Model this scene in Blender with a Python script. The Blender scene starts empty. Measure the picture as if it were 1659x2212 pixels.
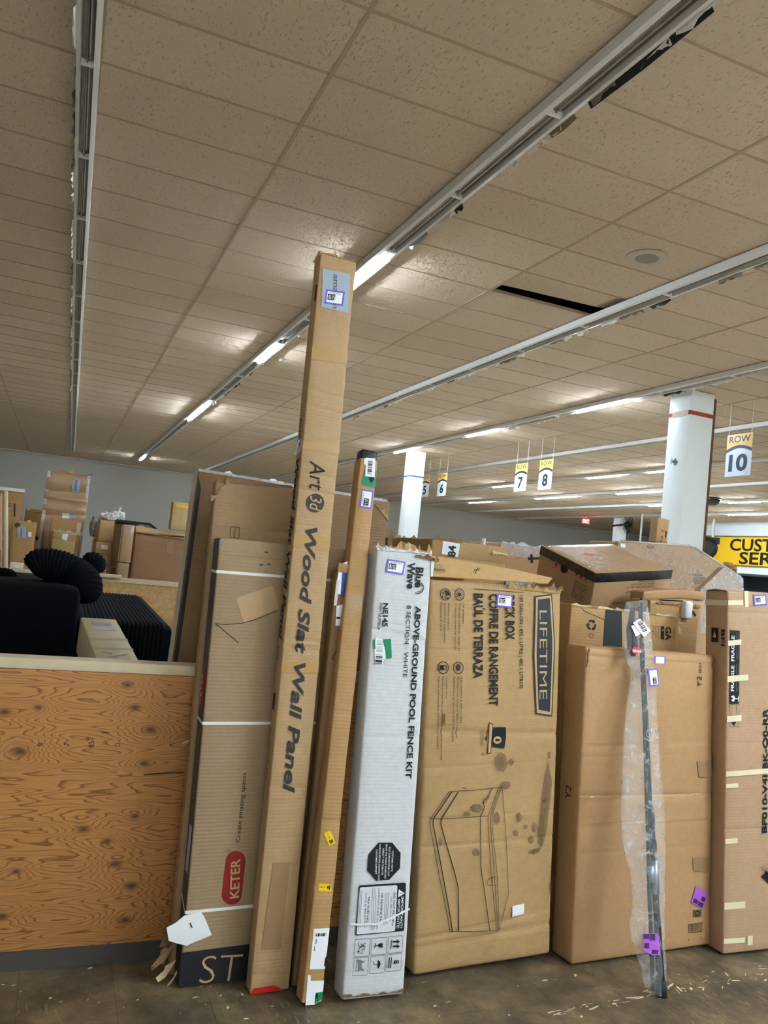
import bpy, bmesh, math, random
from math import sin, cos, pi, radians as D
from mathutils import Vector, Matrix
from mathutils.geometry import tessellate_polygon

sc = bpy.context.scene
C = sc.collection
# ------------------------------------------------------------------ camera
F_PX, CX, CY = 1722.25, 829.5, 1106.0
YAW, PITCH, ROLL = 0.38346481, -0.06301659, 0.10570994
HC = 1.55                      # camera height
ZC = HC + 2.70956              # ceiling height


def _cam_rot():
    B = Matrix(((1, 0, 0), (0, 0, -1), (0, 1, 0)))
    Y = Matrix(((cos(YAW), -sin(YAW), 0), (sin(YAW), cos(YAW), 0), (0, 0, 1)))
    X = Matrix(((1, 0, 0), (0, cos(PITCH), -sin(PITCH)), (0, sin(PITCH), cos(PITCH))))
    Z = Matrix(((cos(ROLL), -sin(ROLL), 0), (sin(ROLL), cos(ROLL), 0), (0, 0, 1)))
    return Z @ X @ B @ Y


RC = _cam_rot()                # world -> camera (x right, y down, z forward)
EYE = Vector((0, 0, HC))
cam_data = bpy.data.cameras.new('camera')
cam_data.sensor_fit = 'HORIZONTAL'
cam_data.sensor_width = 36.0
cam_data.lens = F_PX / 1659 * 36.0
cam_data.clip_start = 0.05
cam_data.clip_end = 200
cam = bpy.data.objects.new('camera', cam_data)
C.objects.link(cam)
cam.matrix_world = Matrix.Translation(EYE) @ (Matrix(((1, 0, 0), (0, -1, 0), (0, 0, -1))) @ RC).transposed().to_4x4()
sc.camera = cam

# ------------------------------------------------------------------ world and exposure
w_ = bpy.data.worlds.new('world')
sc.world = w_
w_.use_nodes = True
w_.node_tree.nodes['Background'].inputs[0].default_value = (0.5, 0.5, 0.5, 1)
w_.node_tree.nodes['Background'].inputs[1].default_value = 0.2
sc.view_settings.view_transform = 'Standard'
sc.view_settings.look = 'None'
sc.view_settings.gamma = 1.0
sc.view_settings.use_curve_mapping = False
sc.view_settings.exposure = 2.37
sc.cycles.use_denoising = True
sc.cycles.use_adaptive_sampling = True
sc.cycles.adaptive_threshold = 0.1
sc.cycles.adaptive_min_samples = 12
sc.cycles.max_bounces = 6
sc.cycles.diffuse_bounces = 4
sc.cycles.glossy_bounces = 3
sc.cycles.transparent_max_bounces = 8
sc.cycles.sample_clamp_indirect = 4.0
TUBE_POWER = 62.0              # emission of a lit fluorescent tube


# ------------------------------------------------------------------ measuring helpers
def ray(px, py):
    return RC.transposed() @ Vector(((px - CX) / F_PX, (py - CY) / F_PX, 1.0))


def at(px, py, Y):
    d = ray(px, py)
    return EYE + d * (Y / d.y)


def atx(px, py, X):
    d = ray(px, py)
    return EYE + d * (X / d.x)


def atz(px, py, Z=0.0):
    d = ray(px, py)
    return EYE + d * ((Z - HC) / d.z)


def crop(ox, oy, s):
    return lambda x, y: (ox + x / s, oy + y / s)


# ------------------------------------------------------------------ materials
def lin(r, g, b):
    f = lambda v: (v / 255 / 12.92) if v / 255 <= 0.04045 else ((v / 255 + 0.055) / 1.055) ** 2.4
    return (f(r), f(g), f(b), 1.0)


MATS = {}


def new_mat(name):
    m = bpy.data.materials.new(name)
    m.use_nodes = True
    nt = m.node_tree
    b = nt.nodes['Principled BSDF']
    return m, nt, b


def N(nt, t, **kw):
    n = nt.nodes.new(t)
    for k, v in kw.items():
        if k in n.inputs:
            n.inputs[k].default_value = v
        else:
            setattr(n, k, v)
    return n


def plain(name, col, rough=0.6, metal=0.0, spec=0.35, var=0.0, scale=8.0, bump=0.0, bscale=80.0, emit=None, estr=0.0, alpha=None):
    if name in MATS:
        return MATS[name]
    m, nt, b = new_mat(name)
    L = nt.links
    b.inputs['Base Color'].default_value = col
    b.inputs['Roughness'].default_value = rough
    b.inputs['Metallic'].default_value = metal
    b.inputs['Specular IOR Level'].default_value = spec
    tc = N(nt, 'ShaderNodeTexCoord')
    if var:
        n = N(nt, 'ShaderNodeTexNoise', Scale=scale, Detail=5.0)
        L.new(tc.outputs['Object'], n.inputs['Vector'])
        mx = N(nt, 'ShaderNodeMixRGB')
        mx.inputs[1].default_value = tuple(c * (1 - var) for c in col[:3]) + (1,)
        mx.inputs[2].default_value = tuple(min(1, c * (1 + var)) for c in col[:3]) + (1,)
        L.new(n.outputs['Fac'], mx.inputs[0])
        L.new(mx.outputs[0], b.inputs['Base Color'])
    if bump:
        n2 = N(nt, 'ShaderNodeTexNoise', Scale=bscale, Detail=3.0)
        L.new(tc.outputs['Object'], n2.inputs['Vector'])
        bp = N(nt, 'ShaderNodeBump', Strength=bump, Distance=0.01)
        L.new(n2.outputs['Fac'], bp.inputs['Height'])
        L.new(bp.outputs[0], b.inputs['Normal'])
    if emit:
        b.inputs['Emission Color'].default_value = emit
        b.inputs['Emission Strength'].default_value = estr
    if alpha is not None:
        b.inputs['Alpha'].default_value = alpha
    MATS[name] = m
    return m


def cardboard(name, col, var=0.16, stain=0.25, flute=0.12, axis='Z', fscale=150.0, shine=0.55, spec=0.25):
    if name in MATS:
        return MATS[name]
    m, nt, b = new_mat(name)
    L = nt.links
    tc = N(nt, 'ShaderNodeTexCoord')
    n1 = N(nt, 'ShaderNodeTexNoise', Scale=2.2, Detail=6.0, Roughness=0.6)
    n2 = N(nt, 'ShaderNodeTexNoise', Scale=45.0, Detail=3.0)
    n3 = N(nt, 'ShaderNodeTexNoise', Scale=5.0, Detail=7.0, Roughness=0.7)
    wv = N(nt, 'ShaderNodeTexWave', Scale=fscale / 6.28, Distortion=0.6, Detail=1.0)
    wv.bands_direction = axis
    for n in (n1, n2, n3, wv):
        L.new(tc.outputs['Object'], n.inputs['Vector'])
    mx = N(nt, 'ShaderNodeMixRGB')
    mx.inputs[1].default_value = tuple(c * (1 - var) for c in col[:3]) + (1,)
    mx.inputs[2].default_value = tuple(min(1, c * (1 + var)) for c in col[:3]) + (1,)
    L.new(n1.outputs['Fac'], mx.inputs[0])
    mv = N(nt, 'ShaderNodeMixRGB', blend_type='MULTIPLY')
    mv.inputs[0].default_value = 0.22
    L.new(mx.outputs[0], mv.inputs[1])
    L.new(n2.outputs['Fac'], mv.inputs[2])
    rp = N(nt, 'ShaderNodeValToRGB')
    rp.color_ramp.elements[0].position = 0.60
    rp.color_ramp.elements[1].position = 0.78
    L.new(n3.outputs['Fac'], rp.inputs[0])
    sm = N(nt, 'ShaderNodeMath', operation='MULTIPLY')
    sm.inputs[1].default_value = stain
    L.new(rp.outputs[0], sm.inputs[0])
    ms = N(nt, 'ShaderNodeMixRGB')
    ms.inputs[2].default_value = tuple(c * 0.45 for c in col[:3]) + (1,)
    L.new(sm.outputs[0], ms.inputs[0])
    L.new(mv.outputs[0], ms.inputs[1])
    L.new(ms.outputs[0], b.inputs['Base Color'])
    b.inputs['Roughness'].default_value = shine
    b.inputs['Specular IOR Level'].default_value = spec
    ad = N(nt, 'ShaderNodeMath', operation='ADD')
    L.new(wv.outputs['Fac'], ad.inputs[0])
    L.new(n2.outputs['Fac'], ad.inputs[1])
    bp = N(nt, 'ShaderNodeBump', Strength=flute, Distance=0.004)
    L.new(ad.outputs[0], bp.inputs['Height'])
    L.new(bp.outputs[0], b.inputs['Normal'])
    MATS[name] = m
    return m


KRAFT = cardboard('kraft_warm', lin(186, 147, 98))
KRAFT_ART = cardboard('kraft_tall', lin(186, 154, 112), stain=0.12, flute=0.08)
KRAFT_GREY = cardboard('kraft_greyish', lin(165, 140, 108), stain=0.15)
KRAFT_DIRTY = cardboard('kraft_dirty', lin(184, 150, 103), stain=0.5, flute=0.10, axis='Z', fscale=300.0)
KRAFT_Y2 = cardboard('kraft_orange', lin(188, 148, 104), stain=0.2, flute=0.03)
KRAFT_PINK = cardboard('kraft_pinkish', lin(190, 156, 124), stain=0.12, flute=0.06)
KRAFT_PALE = cardboard('kraft_pale', lin(222, 206, 170), stain=0.08, flute=0.06)
KRAFT_SB = cardboard('kraft_worn', lin(168, 138, 102), stain=0.35, flute=0.1)
KRAFT_DARK = cardboard('kraft_dark', lin(142, 110, 76), stain=0.3)
KRAFT_WRAP = cardboard('kraft_wrapped', lin(188, 152, 114), stain=0.1, flute=0.05, shine=0.22, spec=0.7)
WHITE_CARD = cardboard('white_card', lin(212, 214, 216), var=0.05, stain=0.4, flute=0.06)
CARD_INK = plain('bare_card_on_print', lin(186, 156, 112), 0.7)
TEAR = plain('torn_card_core', lin(214, 192, 156), 0.9, var=0.2, scale=30)
INK = plain('black_ink', lin(26, 28, 32), 0.6, spec=0.25)
INK_SOFT = plain('faded_black_ink', lin(62, 50, 42), 0.75, spec=0.2)
INK_RED = plain('red_ink', lin(150, 30, 28), 0.6)
INK_PINK = plain('pink_ink', lin(190, 90, 90), 0.6)
INK_WHITE = plain('white_ink', lin(228, 230, 232), 0.6)
INK_GREY = plain('grey_ink', lin(120, 122, 124), 0.6)
BAND = plain('dark_printed_band', lin(30, 30, 36), 0.45, var=0.2, scale=12)
BAND_SIDE = plain('charcoal_printed_side', lin(58, 58, 64), 0.4, var=0.2, scale=9)
TAPE = plain('brown_tape', lin(176, 140, 84), 0.3, spec=0.45, bump=0.1, bscale=40)
TAPE_DK = plain('dark_brown_tape', lin(152, 120, 84), 0.35, spec=0.5)
MASK = plain('masking_tape', lin(226, 214, 178), 0.6, var=0.06)
TAPE_BLK = plain('black_tape', lin(28, 30, 32), 0.2, spec=0.6, bump=0.3, bscale=30)
STRAP = plain('white_strap', lin(232, 230, 226), 0.4)
PAPER = plain('white_paper', lin(236, 238, 240), 0.6, bump=0.2, bscale=12)
PURPLE = plain('purple_sticker', lin(112, 98, 205), 0.45)
LILAC = plain('bright_purple_label', lin(172, 96, 208), 0.4)
GREYLAB = plain('blue_grey_label', lin(160, 172, 186), 0.35)
GREEN = plain('green_sticker', lin(0, 128, 84), 0.4)
YELLOW = plain('yellow_tag', lin(240, 200, 20), 0.45)
BLUE = plain('blue_label', lin(16, 78, 158), 0.4)
REDTAPE = plain('red_tape', lin(190, 36, 30), 0.35)
STEEL = plain('brushed_metal', lin(150, 150, 150), 0.3, 0.9)
BLACKP = plain('black_plastic', lin(24, 24, 26), 0.4, bump=0.05)
CORD = plain('black_corduroy', lin(13, 17, 23), 0.95, spec=0.1, var=0.3, scale=60)
WHITE_PAINT = plain('white_painted_metal', lin(240, 248, 252), 0.45, var=0.05, scale=3)
FIX_WHITE = plain('white_enamel', lin(226, 224, 220), 0.4)
FIX_MIRROR = plain('dark_mirror_reflector', lin(150, 142, 134), 0.2, 0.85, var=0.35, scale=14)
FIX_SCRAP = plain('torn_foil_white', lin(226, 216, 206), 0.35, var=0.1)
FIX_SCRAP_D = plain('torn_foil_dark', lin(28, 30, 34), 0.3)
FIX_SCRAP_T = plain('torn_foil_tan', lin(128, 108, 90), 0.4)
TUBE = plain('lit_or_fill_tube', (1, 1, 1, 1), 0.5, emit=(0.82, 0.97, 1.10, 1), estr=TUBE_POWER)
RUST = plain('rusty_edge', lin(112, 78, 56), 0.9, var=0.5, scale=25)
GRID = plain('ceiling_grid_metal', lin(176, 156, 132), 0.7)
PLENUM = plain('plenum_dark', lin(48, 46, 44), 0.9)
FOAM = plain('white_foam', lin(232, 234, 236), 0.8)


def film(name, a=0.13, gain=0.42, tint=(0.9, 0.93, 0.95, 1), rough=0.12):
    m, nt, b = new_mat(name)
    L = nt.links
    tr = N(nt, 'ShaderNodeBsdfTransparent')
    mixs = N(nt, 'ShaderNodeMixShader')
    tc = N(nt, 'ShaderNodeTexCoord')
    n = N(nt, 'ShaderNodeTexNoise', Scale=22.0, Detail=6.0, Roughness=0.7, Distortion=1.2)
    L.new(tc.outputs['Object'], n.inputs['Vector'])
    rp = N(nt, 'ShaderNodeValToRGB')
    rp.color_ramp.elements[0].position = 0.5
    rp.color_ramp.elements[0].color = (a, a, a, 1)
    rp.color_ramp.elements[1].position = 0.72
    rp.color_ramp.elements[1].color = (min(1, a + gain),) * 3 + (1,)
    L.new(n.outputs['Fac'], rp.inputs[0])
    bp = N(nt, 'ShaderNodeBump', Strength=0.9, Distance=0.02)
    L.new(n.outputs['Fac'], bp.inputs['Height'])
    L.new(bp.outputs[0], b.inputs['Normal'])
    b.inputs['Base Color'].default_value = tint
    b.inputs['Roughness'].default_value = rough
    b.inputs['Specular IOR Level'].default_value = 0.8
    L.new(rp.outputs[0], mixs.inputs[0])
    L.new(tr.outputs[0], mixs.inputs[1])
    L.new(b.outputs[0], mixs.inputs[2])
    L.new(mixs.outputs[0], nt.nodes['Material Output'].inputs['Surface'])
    return m


FILM = film('clear_plastic_film')
WRAP = film('stretch_wrap', 0.04, 0.35, rough=0.1)
FROST = film('white_plastic_bag_film', 0.6, 0.4, rough=0.4)
STAIN = film('oil_stain', 0.38, 0.3, tint=lin(92, 64, 36), rough=0.5)


def mat_plywood(knots):
    m, nt, b = new_mat('orange_plywood')
    L = nt.links
    tc = N(nt, 'ShaderNodeTexCoord')
    mp = N(nt, 'ShaderNodeMapping')
    mp.inputs['Scale'].default_value = (0.75, 1.0, 6.5)
    L.new(tc.outputs['Object'], mp.inputs['Vector'])
    n = N(nt, 'ShaderNodeTexNoise', Scale=1.7, Detail=2.5, Roughness=0.45)
    L.new(mp.outputs[0], n.inputs['Vector'])
    acc = n.outputs['Fac']
    dark = None
    for kx, kz, a, s in knots:
        sb = N(nt, 'ShaderNodeVectorMath', operation='SUBTRACT')
        sb.inputs[1].default_value = (kx, 0, kz)
        L.new(tc.outputs['Object'], sb.inputs[0])
        ml = N(nt, 'ShaderNodeVectorMath', operation='MULTIPLY')
        ml.inputs[1].default_value = (1 / (s * 1.7), 0, 1 / s)
        L.new(sb.outputs[0], ml.inputs[0])
        ln = N(nt, 'ShaderNodeVectorMath', operation='DOT_PRODUCT')
        L.new(ml.outputs[0], ln.inputs[0])
        L.new(ml.outputs[0], ln.inputs[1])
        ng = N(nt, 'ShaderNodeMath', operation='MULTIPLY')
        ng.inputs[1].default_value = -1.0
        L.new(ln.outputs['Value'], ng.inputs[0])
        ex = N(nt, 'ShaderNodeMath', operation='EXPONENT')
        L.new(ng.outputs[0], ex.inputs[0])
        sc_ = N(nt, 'ShaderNodeMath', operation='MULTIPLY_ADD')
        sc_.inputs[1].default_value = a
        L.new(ex.outputs[0], sc_.inputs[0])
        L.new(acc, sc_.inputs[2])
        acc = sc_.outputs[0]
        pw = N(nt, 'ShaderNodeMath', operation='POWER')
        pw.inputs[1].default_value = 14.0
        L.new(ex.outputs[0], pw.inputs[0])
        if dark is None:
            dark = pw.outputs[0]
        else:
            ad = N(nt, 'ShaderNodeMath', operation='ADD')
            L.new(dark, ad.inputs[0])
            L.new(pw.outputs[0], ad.inputs[1])
            dark = ad.outputs[0]
    mu = N(nt, 'ShaderNodeMath', operation='MULTIPLY')
    mu.inputs[1].default_value = 24.0
    L.new(acc, mu.inputs[0])
    fr = N(nt, 'ShaderNodeMath', operation='FRACT')
    L.new(mu.outputs[0], fr.inputs[0])
    rp = N(nt, 'ShaderNodeValToRGB')
    e = rp.color_ramp.elements
    e[0].position = 0.0
    e[0].color = lin(212, 150, 88)
    e[1].position = 1.0
    e[1].color = lin(208, 146, 84)
    e.new(0.70).color = lin(204, 142, 80)
    e.new(0.90).color = lin(150, 96, 50)
    e.new(0.955).color = lin(154, 100, 54)
    L.new(fr.outputs[0], rp.inputs[0])
    n2 = N(nt, 'ShaderNodeTexNoise', Scale=2.0, Detail=4.0)
    L.new(tc.outputs['Object'], n2.inputs['Vector'])
    mp2 = N(nt, 'ShaderNodeMapping')
    mp2.inputs['Scale'].default_value = (6, 1, 160)
    L.new(tc.outputs['Object'], mp2.inputs['Vector'])
    n3 = N(nt, 'ShaderNodeTexNoise', Scale=1.0, Detail=4.0)
    L.new(mp2.outputs[0], n3.inputs['Vector'])
    mv = N(nt, 'ShaderNodeMixRGB', blend_type='MULTIPLY')
    mv.inputs[0].default_value = 0.3
    L.new(rp.outputs[0], mv.inputs[1])
    L.new(n2.outputs['Fac'], mv.inputs[2])
    mv2 = N(nt, 'ShaderNodeMixRGB', blend_type='MULTIPLY')
    mv2.inputs[0].default_value = 0.3
    L.new(mv.outputs[0], mv2.inputs[1])
    L.new(n3.outputs['Fac'], mv2.inputs[2])
    mk = N(nt, 'ShaderNodeMixRGB')
    mk.inputs[2].default_value = lin(92, 58, 34)
    L.new(dark, mk.inputs[0])
    L.new(mv2.outputs[0], mk.inputs[1])
    L.new(mk.outputs[0], b.inputs['Base Color'])
    b.inputs['Roughness'].default_value = 0.5
    b.inputs['Specular IOR Level'].default_value = 0.3
    return m


def mat_floor():
    m, nt, b = new_mat('worn_vinyl_floor')
    L = nt.links
    tc = N(nt, 'ShaderNodeTexCoord')
    geo = N(nt, 'ShaderNodeNewGeometry')
    P = geo.outputs['Position']
    n1 = N(nt, 'ShaderNodeTexNoise', Scale=3.0, Detail=8.0, Roughness=0.65)
    n2 = N(nt, 'ShaderNodeTexNoise', Scale=16.0, Detail=6.0, Roughness=0.7)
    n3 = N(nt, 'ShaderNodeTexNoise', Scale=1.4, Detail=3.0)
    for n in (n1, n2, n3):
        L.new(P, n.inputs['Vector'])
    rp = N(nt, 'ShaderNodeValToRGB')
    e = rp.color_ramp.elements
    e[0].position = 0.3
    e[0].color = lin(60, 53, 42)
    e[1].position = 0.72
    e[1].color = lin(168, 146, 110)
    e.new(0.5).color = lin(108, 96, 74)
    L.new(n1.outputs['Fac'], rp.inputs[0])
    r2 = N(nt, 'ShaderNodeValToRGB')
    r2.color_ramp.elements[0].position = 0.25
    r2.color_ramp.elements[0].color = (0.35, 0.35, 0.35, 1)
    r2.color_ramp.elements[1].position = 0.7
    L.new(n2.outputs['Fac'], r2.inputs[0])
    mm = N(nt, 'ShaderNodeMixRGB', blend_type='MULTIPLY')
    mm.inputs[0].default_value = 0.8
    L.new(rp.outputs[0], mm.inputs[1])
    L.new(r2.outputs[0], mm.inputs[2])
    # directional scuffs worn to the pale backing
    mp = N(nt, 'ShaderNodeMapping')
    mp.inputs['Rotation'].default_value = (0, 0, 0.55)
    mp.inputs['Scale'].default_value = (95, 14, 1)
    L.new(P, mp.inputs['Vector'])
    ns = N(nt, 'ShaderNodeTexNoise', Scale=1.0, Detail=4.0, Roughness=0.6)
    L.new(mp.outputs[0], ns.inputs['Vector'])
    rs = N(nt, 'ShaderNodeValToRGB')
    rs.color_ramp.elements[0].position = 0.60
    rs.color_ramp.elements[1].position = 0.64
    L.new(ns.outputs['Fac'], rs.inputs[0])
    rg = N(nt, 'ShaderNodeValToRGB')
    rg.color_ramp.elements[0].position = 0.42
    rg.color_ramp.elements[1].position = 0.62
    L.new(n3.outputs['Fac'], rg.inputs[0])
    ms = N(nt, 'ShaderNodeMath', operation='MULTIPLY')
    L.new(rs.outputs[0], ms.inputs[0])
    L.new(rg.outputs[0], ms.inputs[1])
    ms2 = N(nt, 'ShaderNodeMath', operation='MULTIPLY')
    ms2.inputs[1].default_value = 0.5
    L.new(ms.outputs[0], ms2.inputs[0])
    mf = N(nt, 'ShaderNodeMixRGB')
    mf.inputs[2].default_value = lin(196, 168, 122)
    L.new(ms2.outputs[0], mf.inputs[0])
    L.new(mm.outputs[0], mf.inputs[1])
    L.new(mf.outputs[0], b.inputs['Base Color'])
    b.inputs['Roughness'].default_value = 0.42
    bp = N(nt, 'ShaderNodeBump', Strength=0.35, Distance=0.01)
    L.new(n2.outputs['Fac'], bp.inputs['Height'])
    L.new(bp.outputs[0], b.inputs['Normal'])
    return m


def mat_tile():
    m, nt, b = new_mat('fissured_ceiling_tile')
    L = nt.links
    geo = N(nt, 'ShaderNodeNewGeometry')
    P = geo.outputs['Position']
    oi = N(nt, 'ShaderNodeObjectInfo')
    n1 = N(nt, 'ShaderNodeTexNoise', Scale=0.7, Detail=3.0)
    mp = N(nt, 'ShaderNodeMapping')
    mp.inputs['Scale'].default_value = (2.4, 1.0, 1)
    L.new(P, mp.inputs['Vector'])
    n2 = N(nt, 'ShaderNodeTexNoise', Scale=30.0, Detail=2.0, Roughness=0.55, Distortion=0.8)
    L.new(P, n1.inputs['Vector'])
    L.new(mp.outputs[0], n2.inputs['Vector'])
    mx = N(nt, 'ShaderNodeMixRGB')
    mx.inputs[1].default_value = lin(206, 186, 164)
    mx.inputs[2].default_value = lin(214, 196, 174)
    L.new(n1.outputs['Fac'], mx.inputs[0])
    hs = N(nt, 'ShaderNodeHueSaturation')
    vr = N(nt, 'ShaderNodeMapRange')
    vr.inputs['To Min'].default_value = 0.95
    vr.inputs['To Max'].default_value = 1.05
    L.new(oi.outputs['Random'], vr.inputs[0])
    L.new(vr.outputs[0], hs.inputs['Value'])
    L.new(mx.outputs[0], hs.inputs['Color'])
    rp = N(nt, 'ShaderNodeValToRGB')
    rp.color_ramp.elements[0].position = 0.60
    rp.color_ramp.elements[1].position = 0.67
    L.new(n2.outputs['Fac'], rp.inputs[0])
    mk = N(nt, 'ShaderNodeMixRGB')
    mk.inputs[2].default_value = lin(120, 104, 86)
    sm = N(nt, 'ShaderNodeMath', operation='MULTIPLY')
    sm.inputs[1].default_value = 0.42
    L.new(rp.outputs[0], sm.inputs[0])
    L.new(sm.outputs[0], mk.inputs[0])
    L.new(hs.outputs[0], mk.inputs[1])
    L.new(mk.outputs[0], b.inputs['Base Color'])
    b.inputs['Roughness'].default_value = 0.95
    b.inputs['Specular IOR Level'].default_value = 0.06
    bp = N(nt, 'ShaderNodeBump', Strength=0.5, Distance=0.006, invert=True)
    L.new(rp.outputs[0], bp.inputs['Height'])
    L.new(bp.outputs[0], b.inputs['Normal'])
    return m


# ------------------------------------------------------------------ object helpers
def tag(o, label=None, cat=None, group=None, kind=None):
    if label:
        o['label'] = label
    if cat:
        o['category'] = cat
    if group:
        o['group'] = group
    if kind:
        o['kind'] = kind
    return o


def mesh_obj(name, verts, faces, m, parent=None, smooth=False, loc=None):
    me = bpy.data.meshes.new(name)
    me.from_pydata([tuple(v) for v in verts], [], faces)
    if smooth:
        me.polygons.foreach_set('use_smooth', [True] * len(me.polygons))
    me.materials.append(m)
    me.update()
    o = bpy.data.objects.new(name, me)
    C.objects.link(o)
    if parent is not None:
        o.parent = parent
    if loc is not None:
        o.location = loc
    return o


def empty(name, loc, rot=None, label=None, cat=None, group=None):
    o = bpy.data.objects.new(name, None)
    o.empty_display_size = 0.1
    C.objects.link(o)
    M4 = (rot.to_4x4() if rot is not None else Matrix.Identity(4))
    o.matrix_world = Matrix.Translation(loc) @ M4
    tag(o, label, cat, group)
    return o


class MB:
    """collects boxes, prisms and tubes into one mesh"""
    def __init__(s):
        s.v, s.f = [], []

    def box(s, a, b):
        i = len(s.v)
        x0, y0, z0 = a
        x1, y1, z1 = b
        s.v += [(x0, y0, z0), (x1, y0, z0), (x1, y1, z0), (x0, y1, z0), (x0, y0, z1), (x1, y0, z1), (x1, y1, z1), (x0, y1, z1)]
        s.f += [tuple(i + k for k in q) for q in ((0, 3, 2, 1), (4, 5, 6, 7), (0, 1, 5, 4), (1, 2, 6, 5), (2, 3, 7, 6), (3, 0, 4, 7))]
        return s

    def prism(s, poly, vec):
        i, n = len(s.v), len(poly)
        vec = Vector(vec)
        s.v += [tuple(p) for p in poly] + [tuple(Vector(p) + vec) for p in poly]
        s.f += [tuple(range(i + n - 1, i - 1, -1)), tuple(range(i + n, i + 2 * n))]
        s.f += [(i + k, i + (k + 1) % n, i + n + (k + 1) % n, i + n + k) for k in range(n)]
        return s

    def tube(s, pts, rad, n=10, caps=True):
        pts = [Vector(p) for p in pts]
        if not hasattr(rad, '__len__'):
            rad = [rad] * len(pts)
        i0 = len(s.v)
        up = Vector((0.13, 0.31, 0.94))
        for k, p in enumerate(pts):
            d = (pts[min(k + 1, len(pts) - 1)] - pts[max(k - 1, 0)]).normalized()
            a = d.cross(up)
            if a.length < 1e-3:
                a = d.cross(Vector((1, 0, 0)))
            a.normalize()
            b = d.cross(a)
            for j in range(n):
                t = 2 * pi * j / n
                s.v.append(tuple(p + (a * cos(t) + b * sin(t)) * rad[k]))
        for k in range(len(pts) - 1):
            for j in range(n):
                s.f.append((i0 + k * n + j, i0 + k * n + (j + 1) % n, i0 + (k + 1) * n + (j + 1) % n, i0 + (k + 1) * n + j))
        if caps:
            s.f.append(tuple(i0 + j for j in range(n - 1, -1, -1)))
            s.f.append(tuple(i0 + (len(pts) - 1) * n + j for j in range(n)))
        return s

    def lathe(s, c, prof, n=20, axis='Z'):
        i0 = len(s.v)
        for r, h in prof:
            for j in range(n):
                t = 2 * pi * j / n
                q = {'Z': (r * cos(t), r * sin(t), h), 'Y': (r * cos(t), h, r * sin(t)), 'X': (h, r * cos(t), r * sin(t))}[axis]
                s.v.append((c[0] + q[0], c[1] + q[1], c[2] + q[2]))
        for k in range(len(prof) - 1):
            for j in range(n):
                s.f.append((i0 + k * n + j, i0 + k * n + (j + 1) % n, i0 + (k + 1) * n + (j + 1) % n, i0 + (k + 1) * n + j))
        s.f.append(tuple(i0 + j for j in range(n - 1, -1, -1)))
        s.f.append(tuple(i0 + (len(prof) - 1) * n + j for j in range(n)))
        return s

    def build(s, name, m, parent=None, smooth=False, loc=None):
        return mesh_obj(name, s.v, s.f, m, parent, smooth, loc)


def grid_lines(L, r, step, extra=()):
    n = max(2, int(math.ceil((L - 2 * r) / step)))
    a = [0, r * 0.3, r] + [r + (L - 2 * r) * k / n for k in range(1, n)] + [L - r, L - r * 0.3, L]
    a += [e for e in extra if r < e < L - r]
    a = sorted(a)
    out = [a[0]]
    for v in a[1:]:
        if v - out[-1] > 1e-4:
            out.append(v)
    out[-1] = L
    return out


def rbox(w, d, h, r, warp=None, sx=0.05, sy=0.05, sz=0.05, ez=(), ex=()):
    """rounded, subdivided box surface; warp moves each vertex"""
    X, Y, Z = grid_lines(w, r, sx, ex), grid_lines(d, r, sy), grid_lines(h, r, sz, ez)
    idx, V, Fc = {}, [], []

    def vid(i, j, k):
        key = (i, j, k)
        if key not in idx:
            p = Vector((X[i], Y[j], Z[k]))
            q = Vector((min(max(p.x, r), w - r), min(max(p.y, r), d - r), min(max(p.z, r), h - r)))
            dv = p - q
            if dv.length > 1e-9:
                p = q + dv.normalized() * r
            idx[key] = len(V)
            V.append(tuple(warp(p) if warp else p))
        return idx[key]
    nx, ny, nz = len(X) - 1, len(Y) - 1, len(Z) - 1
    for i in range(nx):
        for k in range(nz):
            Fc.append((vid(i, 0, k), vid(i + 1, 0, k), vid(i + 1, 0, k + 1), vid(i, 0, k + 1)))
            Fc.append((vid(i + 1, ny, k), vid(i, ny, k), vid(i, ny, k + 1), vid(i + 1, ny, k + 1)))
        for j in range(ny):
            Fc.append((vid(i, j + 1, 0), vid(i + 1, j + 1, 0), vid(i + 1, j, 0), vid(i, j, 0)))
            Fc.append((vid(i, j, nz), vid(i + 1, j, nz), vid(i + 1, j + 1, nz), vid(i, j + 1, nz)))
    for j in range(ny):
        for k in range(nz):
            Fc.append((vid(0, j + 1, k), vid(0, j, k), vid(0, j, k + 1), vid(0, j + 1, k + 1)))
            Fc.append((vid(nx, j, k), vid(nx, j + 1, k), vid(nx, j + 1, k + 1), vid(nx, j, k + 1)))
    return V, Fc


# ------------------------------------------------------------------ lettering
_TXT = {}


def text_geo(s, offset=0.0, shear=0.0):
    key = (s, offset, shear)
    if key not in _TXT:
        cu = bpy.data.curves.new('lettering', 'FONT')
        cu.body = s
        cu.size = 1.0
        cu.offset = offset
        cu.shear = shear
        cu.resolution_u = 3
        ob = bpy.data.objects.new('lettering', cu)
        me = bpy.data.meshes.new_from_object(ob)
        vs = [(v.co.x, v.co.y) for v in me.vertices]
        fs = [tuple(p.vertices) for p in me.polygons]
        bpy.data.objects.remove(ob)
        bpy.data.curves.remove(cu)
        bpy.data.meshes.remove(me)
        _TXT[key] = (vs, fs)
    return _TXT[key]


_cv, _ = text_geo('H')
CAP = max(v[1] for v in _cv) - min(v[1] for v in _cv)


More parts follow.
